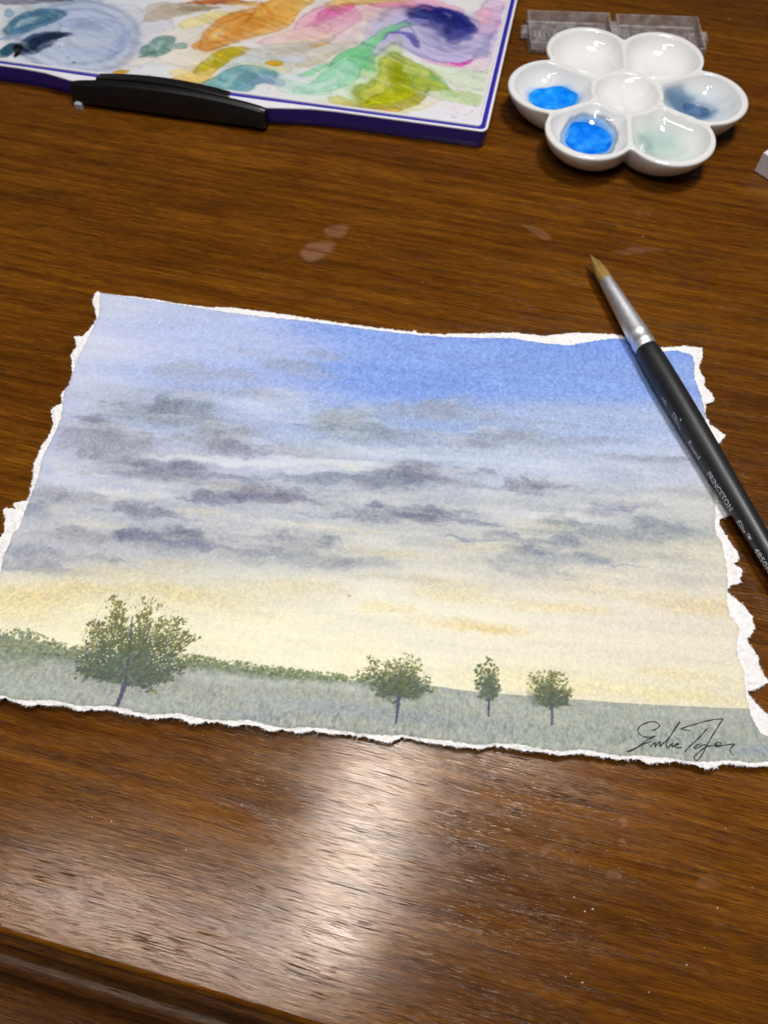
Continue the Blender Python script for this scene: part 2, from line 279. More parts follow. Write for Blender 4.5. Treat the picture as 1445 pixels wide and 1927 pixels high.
SKY = [(-124.29,77.47,204.4,211.8,233.2),(-68.62,83.15,188.8,199.73,235.6),(-1.61,89.99,153,178.89,237),(61.88,96.46,131.8,163.36,230.2),(114.31,101.81,119.2,152.09,224.8),(-118.4,58.54,211.8,216.29,237.24),(-64.65,64,183.6,195.86,236.16),(0.03,70.57,138,167.44,234),(61.31,76.79,125.4,157.18,228.6),(111.91,81.93,125.6,157.27,226.4),(-112.9,40.88,204.6,209.52,233.88),(-60.95,46.13,172,188.81,235.12),(1.56,52.45,131.6,162.27,232.4),(60.78,58.44,134,164.44,230),(109.67,63.38,145,170.89,229),(-107.75,24.37,184.8,194.48,225.12),(-57.49,29.43,180.2,194.56,232.28),(2.99,35.52,151.4,177.07,230.6),(60.28,41.28,169.2,187.87,226.8),(107.58,46.05,178,192.22,226),(-102.94,8.89,193.4,199.84,224.6),(-54.25,13.77,195.6,202.93,224.4),(4.34,19.65,189,200.67,225),(59.82,25.21,189,199.67,225),(105.62,29.81,193.8,201.02,220.2),(-98.41,-5.64,195,198.56,207),(-51.2,-0.93,198.8,203.47,213.2),(5.6,4.75,203.1,207.6,213.9),(59.38,10.12,202.2,206.64,211.8),(103.78,14.56,204,204,200),(-94.15,-19.32,195,197.56,207),(-48.34,-14.75,197.4,199.73,204.6),(6.78,-9.27,208,208,204),(58.97,-4.07,208,206,198),(102.05,0.22,214,208,188),(-91.12,-29.05,230,224,198),(-46.3,-24.6,226,222,202),(7.62,-19.24,230,226,210),(58.68,-14.17,226,220,206),(100.82,-9.99,226,218,200),(-88.22,-38.37,246,239,206),(-44.34,-34.03,242,237,210),(8.43,-28.8,241,237,216),(58.4,-23.85,235,229,212),(99.64,-19.76,230,222,204),(-85.43,-47.31,248,243,216),(-42.47,-43.06,245,241,216),(9.21,-37.95,243,239,217),(58.13,-33.11,237,231,210),(98.51,-29.12,231,224,204),(-81.9,-58.66,248,243,214),(-40.09,-54.54,245,241,214),(10.19,-49.58,243,239,212),(57.79,-44.89,238,231,203),(97.08,-41.02,233,225,198)]
CLOUDS = [(-49.75,16.17,24.76,-0.05,-0.21,1.73,228,230,238,0.5),(-15.4,19.22,18.07,-0.05,-0.08,1.55,228,230,238,0.5),(45.13,7.25,18.8,-0.01,0.11,1.46,226,226,228,0.5),(-31.55,-3.47,17.34,0.03,-0.11,1.24,226,226,228,0.5),(-76.21,2.09,14.6,0.01,-0.23,1.28,226,226,228,0.5),(-6.05,24.49,19.85,-0.07,-0.06,1.78,205,215,235,0.45),(-57.49,29.43,10.23,-0.05,-0.22,1.63,215,222,238,0.4),(-98.56,5.49,9.89,-0,-0.38,1.67,215,218,235,0.5),(-38.72,39.71,10.36,-0.07,-0.48,5.1,215,222,240,0.35),(20.34,27.14,26.32,-0.11,0.03,1.59,200,212,232,0.4),(36.92,24.86,24.42,-0.09,0.08,1.37,200,212,232,0.4),(72.84,25.55,22.53,-0.09,0.23,1.76,200,206,228,0.4),(-26.01,60.93,6.45,-0.07,-0.12,1.83,160,166,190,0.5),(-36.9,55.71,11.03,-0.1,-0.26,2.92,160,167,185,0.55),(-54.69,50.31,8.16,-0.07,-0.27,2.21,165,170,190,0.45),(-70.59,49.6,11.04,-0.09,-0.61,3.99,168,172,192,0.5),(-44.51,42.99,8.02,-0.06,-0.18,1.71,158,166,182,0.5),(-63.5,41.5,10.84,-0.07,-0.3,2.14,172,178,198,0.4),(-74.6,51.44,5.73,-0.05,-0.29,1.78,172,178,198,0.4),(-29.29,52.44,10.94,-0.1,-0.13,1.77,172,178,198,0.4),(-53.03,60.5,7.23,-0.07,-0.16,1.37,172,178,198,0.4),(-86.02,33.24,7.29,-0.04,-0.51,2.7,146,152,172,0.6),(-71.01,32.22,11.02,-0.06,-0.9,5.61,122,132,150,0.75),(-60.13,29.78,5.47,-0.03,-0.34,2.45,140,148,165,0.5),(-91.41,24.37,7.86,-0.03,-0.78,3.83,135,138,156,0.6),(-87.29,18.71,10.79,-0.03,-0.85,4.33,146,149,164,0.55),(-53.96,24.68,8.77,-0.03,-0.51,4.01,142,147,162,0.6),(-50.33,20.83,7.02,-0.02,-0.29,2.36,128,132,150,0.5),(-99.76,20.68,5.79,-0.02,-0.97,4.38,165,168,188,0.5),(-86.84,14.01,7.69,-0.01,-0.46,2.31,150,152,168,0.5),(-37.34,21.34,10.66,-0.03,-0.19,1.96,160,166,180,0.5),(-28.23,21.86,10.63,-0.03,-0.15,1.96,160,166,180,0.5),(-13.75,33.21,11.83,-0.06,-0.21,4.53,132,144,162,0.7),(-4.23,31.3,16.76,-0.08,-0.07,2.44,150,160,178,0.5),(-17.55,36.35,6.14,-0.04,-0.18,3.33,145,155,172,0.5),(9.37,41.16,10.56,-0.07,-0,3.17,148,159,186,0.55),(17.8,43.28,8.53,-0.06,0.04,2.55,148,159,186,0.55),(22.73,48.05,5.16,-0.04,0.04,1.73,155,165,195,0.4),(33.43,33.46,10.31,-0.06,0.17,3.47,148,156,176,0.6),(43.44,34.27,5.32,-0.03,0.15,2.24,150,155,175,0.5),(51.85,40.43,7.04,-0.05,0.1,1.25,160,168,195,0.4),(61.76,34.9,8.59,-0.05,0.23,2.24,160,168,190,0.45),(69.8,29.73,10.75,-0.05,0.19,1.59,160,165,185,0.5),(82.91,30.26,7.47,-0.04,0.18,1.19,150,155,178,0.5),(21.85,30.28,9.96,-0.05,0.04,1.61,150,155,178,0.5),(-67.06,11.71,13.2,-0.02,-0.57,3.62,118,124,146,0.7),(-71.33,8.79,10.52,-0.01,-0.32,1.88,126,130,150,0.6),(-75.49,10.87,6.95,-0.01,-0.3,1.7,126,130,150,0.6),(2.07,15.58,13.29,-0.03,-0.07,4.79,112,119,140,0.75),(8.45,17.36,6.83,-0.02,-0.01,3.27,118,122,142,0.5),(-8.02,12.29,6.8,-0.01,-0.07,1.88,130,136,155,0.5),(-24.29,11.98,8.78,-0.01,-0.13,1.89,138,147,166,0.6),(-18.83,7.83,7.08,-0,-0.08,1.29,150,156,172,0.4),(41.91,15.78,6.72,-0.01,0.19,2.84,132,138,156,0.7),(45.45,17.64,5.14,-0.01,0.11,1.52,120,126,146,0.5),(27.22,20.4,5.52,-0.02,0.04,1.16,145,152,172,0.4),(23.37,15.43,7.08,-0.01,0.04,1.52,160,165,178,0.5),(57.98,17.01,12.75,-0.03,0.11,1.14,165,168,178,0.5),(-41.2,5.78,12.59,-0,-0.35,3.33,120,121,144,0.7),(-52.22,2.45,7.73,0,-0.28,2.19,108,112,136,0.7),(-35.14,4.53,6.43,-0,-0.17,1.83,118,120,142,0.5),(-74.64,-3.99,6.73,0.01,-0.48,2.67,122,126,146,0.65),(-67.78,-4.39,7.03,0.01,-0.29,1.77,132,136,152,0.5),(3.36,3.07,15.47,0,-0.03,2.72,114,119,140,0.7),(-3.58,0.94,10.41,0.01,-0.05,1.79,122,127,146,0.6),(16.75,4.41,7.89,0,0.02,1.45,122,127,146,0.6),(64.1,9.68,9.09,-0.01,0.29,2.58,142,146,168,0.6),(76.08,12.71,10.36,-0.02,0.26,1.86,168,170,176,0.5),(91.62,18.88,10.43,-0.03,0.38,2.28,172,174,180,0.5),(-100.59,-1.28,7.49,0.01,-0.68,2.9,148,150,166,0.6),(-104.58,-6.62,5.8,0.01,-0.52,2.13,140,144,165,0.6),(-90.01,-1.14,9.73,0.01,-0.38,1.81,165,166,172,0.5),(-16.75,4.34,9.58,0,-0.08,1.46,170,174,182,0.5),(53.25,2.68,7.13,0,0.32,3.41,142,149,156,0.7),(48.54,-2,13.21,0.02,0.15,1.75,122,130,148,0.7),(40.53,-5.22,5.21,0.01,0.1,1.56,130,138,155,0.5),(71.56,2.39,11.68,0,0.26,1.96,140,148,156,0.6),(84.93,5.49,13.24,-0,0.43,2.7,132,142,152,0.65),(-62.89,-12.76,11.9,0.04,-0.57,3.61,118,122,146,0.7),(-56.89,-10.06,8.49,0.02,-0.3,2.08,124,128,148,0.6),(-70.63,-12.13,6.29,0.02,-0.3,1.72,124,128,148,0.6),(-86.36,-13.7,8.51,0.03,-0.43,2.05,146,147,158,0.55),(-23.6,-8.84,9.96,0.02,-0.17,2.42,128,134,152,0.65),(-29.98,-12.93,10.2,0.03,-0.18,2.04,140,146,158,0.55),(-102.08,-20.11,8.45,0.04,-0.7,2.84,150,153,170,0.65),(-98.86,-24.19,7.43,0.04,-0.4,1.64,156,158,172,0.55),(48.97,-6.77,14.28,0.03,0.15,1.72,142,149,162,0.6),(40.59,-10.99,8.17,0.02,0.16,2.37,160,164,168,0.6),(74.28,-3.57,15.76,0.02,0.26,1.91,186,184,176,0.6),(-17.27,-15.06,9.8,0.04,-0.12,2.02,158,162,168,0.5),(-3.58,-13.7,9.78,0.03,-0.05,1.68,165,168,172,0.5),(-82.9,-20.24,10.24,0.05,-0.31,1.49,162,162,164,0.5),(-40.31,-16,8.33,0.03,-0.18,1.68,168,170,176,0.5),(-89.35,-24.75,12.32,0.07,-0.32,1.47,185,178,160,0.45),(15.54,-1.43,12.46,0.01,0.02,1.41,180,182,184,0.5),(28.38,-10.52,10.64,0.03,0.06,1.36,185,184,176,0.5),(7.49,-17.61,13.57,0.06,-0,1.15,200,196,180,0.5),(55.72,-12.49,13.47,0.04,0.12,1.17,195,190,176,0.5),(-96.01,-32.95,14,0.1,-0.6,2.52,224,198,126,0.48),(-81.89,-29.11,9.04,0.06,-0.38,1.85,222,192,116,0.41),(-62.35,-27.83,10.66,0.06,-0.3,1.86,220,200,140,0.41),(-100.42,-38.01,10.57,0.08,-0.57,2.24,222,198,128,0.37),(-48.4,-29.03,12.23,0.08,-0.36,2.77,216,200,142,0.44),(-58.19,-19.47,7.46,0.03,-0.22,1.44,214,200,150,0.34),(-72.74,-23.26,10.14,0.05,-0.26,1.42,214,200,150,0.34),(-28.07,-24.42,10.6,0.06,-0.16,1.87,220,206,148,0.37),(-17.79,-22.26,8.96,0.04,-0.09,1.41,214,198,135,0.34),(28.18,-5.07,9.14,0.02,0.05,1.26,226,202,134,0.41),(3.73,-9.74,10.82,0.03,-0.02,1.24,228,200,124,0.44),(19.97,-18.84,12.19,0.05,0.04,1.9,212,194,142,0.44),(21.3,-21.14,9.83,0.05,0.03,1.17,226,200,120,0.34),(5.33,-27.21,7.48,0.04,-0.01,1.15,230,200,120,0.48),(26.76,-29.79,11.86,0.08,0.06,1.58,228,192,112,0.51),(33.5,-30.05,6.4,0.04,0.06,1.13,228,192,112,0.51),(54.33,-21.88,10.33,0.05,0.14,1.4,226,196,118,0.44),(43.68,-22.14,13.6,0.07,0.11,1.4,230,210,148,0.34),(63.12,-15.7,15.32,0.06,0.17,1.43,222,202,146,0.41),(91.39,-17.72,11.56,0.05,0.38,2.12,220,182,100,0.48),(45.14,3.29,7.54,0,0.08,1.04,226,205,150,0.34),(82.01,-38.17,9.85,0.08,0.18,1.07,226,198,118,0.41),(64.8,-44.2,19.82,0.18,0.19,1.47,236,222,150,0.41),(85.63,-44.42,12.11,0.11,0.22,1.25,228,208,138,0.41),(38.13,-44.24,15.42,0.14,0.17,2.54,240,228,150,0.34),(-0.53,-41.91,9.46,0.08,-0.1,4.32,242,234,170,0.27),(-39.54,-43.07,9.57,0.08,-0.2,1.72,246,238,180,0.27),(-82.92,-40.96,13.33,0.11,-0.29,1.36,246,238,200,0.6),(-78.65,-35.06,10.5,0.08,-0.25,1.24,246,240,205,0.6),(-32.63,-32.87,11.84,0.08,-0.12,1.24,236,226,180,0.4),(-46.37,7.32,9.74,-0.01,-0.19,1.67,222,218,200,0.25),(-22.05,-3.41,9.44,0.01,-0.06,0.88,226,216,176,0.5),(-86.15,-8.92,11.14,0.03,-0.32,1.57,216,214,200,0.35),(-7.8,-3.76,9.38,0.01,-0.03,0.88,222,214,180,0.4),(-13.58,17.85,8.2,-0.02,-0.04,0.77,225,222,205,0.4),(-54.16,-2.13,7.98,0.01,-0.14,1.07,230,224,200,0.5)]
HILL = [(-112.49,-50.28),(-99.43,-49.59),(-77.6,-48.92),(-44.34,-48.01),(-24.05,-48.64),(1.59,-48.42),(15.69,-47.75),(29.8,-48.36),(43.79,-47.97),(57.71,-47.73),(78.5,-47.09),(99.23,-45.89),(108.91,-45.21)]
HEDGE = [(-114.82,-44.12),(-101.47,-43.72),(-93.32,-43.53),(-86.03,-45.4),(-78.19,-46.89),(-56.38,-46.23),(-44.77,-45.98),(-35.94,-46.59),(-24.31,-47.06),(-12.8,-47.24),(-5.6,-47.69),(0.17,-48.42)]
FIELD = [(-81.25,-51.36,20.21,0.21,-0.44,2.02,186,195,190,0.6),(-38.01,-50.74,21.31,0.22,-0.19,1.72,196,201,196,0.6),(-9.53,-50.38,16.89,0.17,-0.06,1.43,194,199,194,0.6),(29.91,-51.17,16.6,0.17,0.06,1.13,182,190,182,0.5),(-17.12,-56.51,16.7,0.19,-0.12,1.94,168,176,184,0.5),(2.46,-56.66,15.18,0.17,-0.04,2.21,150,160,170,0.5),(24.64,-57.23,20.47,0.23,0.07,1.92,150,161,166,0.5),(-53.04,-60.04,14,0.17,-0.29,1.93,178,188,180,0.5),(-87.47,-59.21,12.8,0.15,-0.52,2.23,170,182,174,0.5),(57.43,-57.39,16.17,0.19,0.22,1.91,158,170,160,0.5),(84.53,-56.07,16.05,0.18,0.49,2.73,146,160,156,0.5),(57.57,-52.62,16.36,0.17,0.16,1.39,172,182,172,0.4),(41.13,-60.34,12.13,0.15,0.1,1.34,165,176,172,0.4),(100.47,-57.16,6.64,0.08,0.36,1.62,140,152,178,0.5),(-27.64,-60.59,8.31,0.1,-0.1,1.09,150,160,178,0.5),(78.33,-49.2,21.79,0.22,0.18,1.13,176,184,176,0.5)]
TREES = [dict(poly=[(-77.3,-53.89),(-77.43,-49.5),(-78.21,-44.33),(-80.31,-40.7),(-76.61,-39.56),(-76.44,-34.84),(-72.87,-36.85),(-71.63,-31.97),(-68.85,-29.28),(-64.93,-29.7),(-62.13,-31.83),(-58.55,-31),(-56.52,-34.45),(-52.39,-34.82),(-48.63,-38.34),(-45.78,-42.63),(-45.91,-46.09),(-48.98,-49.93),(-50.34,-53.4),(-56.2,-55.84),(-62.33,-57.01),(-69.52,-56.87),(-75.26,-56.86)],trunk=[(-62.77,-55.34),(-62.87,-58.2),(-62.96,-62.13)],br=[[(-76.84,-49),(-73.04,-50.55)],[(-75.21,-53.1),(-71.57,-52.16)],[(-66.55,-53.56),(-63.87,-53.87)],[(-58.75,-53.08),(-56.08,-52.23)],[(-53.78,-50.99),(-48.98,-49.93),(-48.04,-48.96)],[(-70.97,-36.66),(-69.8,-40.44)],[(-75.08,-38.63),(-74.09,-41.63)],[(-60.75,-43.36),(-60.61,-37.98)],[(-56.62,-45.21),(-52.64,-40.27)],[(-62.77,-55.34),(-64.3,-46.72),(-66.29,-36.2)]]),
 dict(poly=[(-2.68,-45.8),(-0.29,-44.1),(0.34,-40.63),(2.61,-41.6),(4.63,-43.17),(7.32,-41.13),(10.15,-40.55),(11.89,-38.89),(14.22,-41.19),(15.18,-44.48),(18.16,-46.64),(16.9,-48.92),(13.88,-51.77),(9.81,-53.29),(5.62,-53.43),(2.62,-51.46),(0.25,-49.13)],trunk=[(8.94,-51.41),(9.01,-55.33),(8.8,-59.2)],br=[[(8.46,-41.02),(8.95,-48.27)],[(0.65,-43.56),(4.39,-48)],[(12.56,-43.86),(10.77,-48.09)],[(16.55,-47.81),(13.69,-49.24)]]),
 dict(poly=[(28.71,-45.6),(28.56,-41.69),(30.64,-40.01),(32.01,-38.24),(33.76,-39.41),(34.93,-40.47),(34.88,-43.98),(35.52,-47.08),(34.04,-49.5),(31.98,-50.55),(29.85,-49.63),(29.08,-47.72)],trunk=[(32.52,-49.93),(32.46,-52.46),(32.52,-54.53)],br=[]),
 dict(poly=[(42.5,-44.1),(42.91,-42.03),(45.18,-41.08),(47.31,-39.69),(50.14,-40.15),(52.54,-40.79),(53.62,-43.87),(54.96,-46.31),(52.95,-49.6),(50.44,-50.97),(46.85,-51.32),(44.91,-49.7),(44.2,-46.94),(42.66,-45.67)],trunk=[(48.79,-50.01),(48.77,-52.8),(48.61,-55.28)],br=[[(48.86,-40.71),(48.8,-48.61)],[(54.28,-45.8),(51.87,-48.03)],[(52.86,-47.08),(50.75,-48.7)],[(45.88,-44.63),(47.97,-48.69)]])]
SIG = [[(74.09,-54.13),(75.32,-53.67),(76.24,-52.73),(75.95,-52.07),(74.77,-51.74),(72.67,-52.39),(71.06,-53.58),(70.62,-54.64),(71.11,-55.44),(72.27,-56.01),(73.8,-55.92),(74.91,-55.48),(73.78,-56.2),(72.01,-57.31),(70.23,-58.72),(68.49,-59.73),(67.39,-60.16),(67.86,-60.22),(69.52,-59.29),(71.98,-57.78),(73.9,-56.92)],
 [(73.28,-58.52),(74.19,-57.57),(74.72,-57.25),(74.44,-58.34),(75.31,-57.39),(76.1,-56.84),(75.73,-58.15),(76.57,-57.33),(77.48,-56.51),(78.96,-54.84),(80.52,-52.55),(81.53,-51.07),(81.03,-52.08),(79.35,-54.23),(78.01,-56.12),(77.4,-57.45),(77.6,-58.3),(78.48,-57.48),(79.06,-56.95),(78.77,-57.98),(79.48,-57.58),(80.39,-57.16),(80.56,-56.81),(79.85,-57.14),(79.47,-57.72),(79.91,-58.07),(81.35,-57.8)],
 [(80.14,-55.77),(80.38,-55.68),(80.23,-55.86)],
 [(84.03,-53.22),(82.85,-53.14),(81.67,-52.98),(82.92,-52.38),(85.04,-51.55),(87.52,-50.62),(90.35,-49.72),(92.64,-49.33),(92.3,-49.95),(90.77,-52.08),(89.17,-54.35),(87.76,-56.5),(86.36,-58.7),(85.21,-60.2),(84.42,-60.8),(83.97,-60.58),(83.96,-59.99),(84.81,-59.12),(86.1,-58),(87.37,-57.01)],
 [(88.44,-52.21),(87.22,-53.52),(85.71,-55.09),(83.86,-56.75),(82.68,-57.93),(81.78,-58.92)],
 [(86.43,-56.36),(85.38,-56.73),(84.25,-57.65),(84.96,-57.64),(86.2,-56.92),(87.19,-56.49),(87.37,-57.01),(88.58,-56.69),(90.37,-56.31),(89.64,-56.25),(90.37,-55.71),(91.25,-55.69),(91.25,-56.29),(90.45,-56.77),(89.71,-56.78),(90.29,-56.45),(91.99,-56.22),(94.61,-55.66),(93.85,-56.44),(93.21,-57.3),(93.33,-58.02),(93.79,-58.63)]]
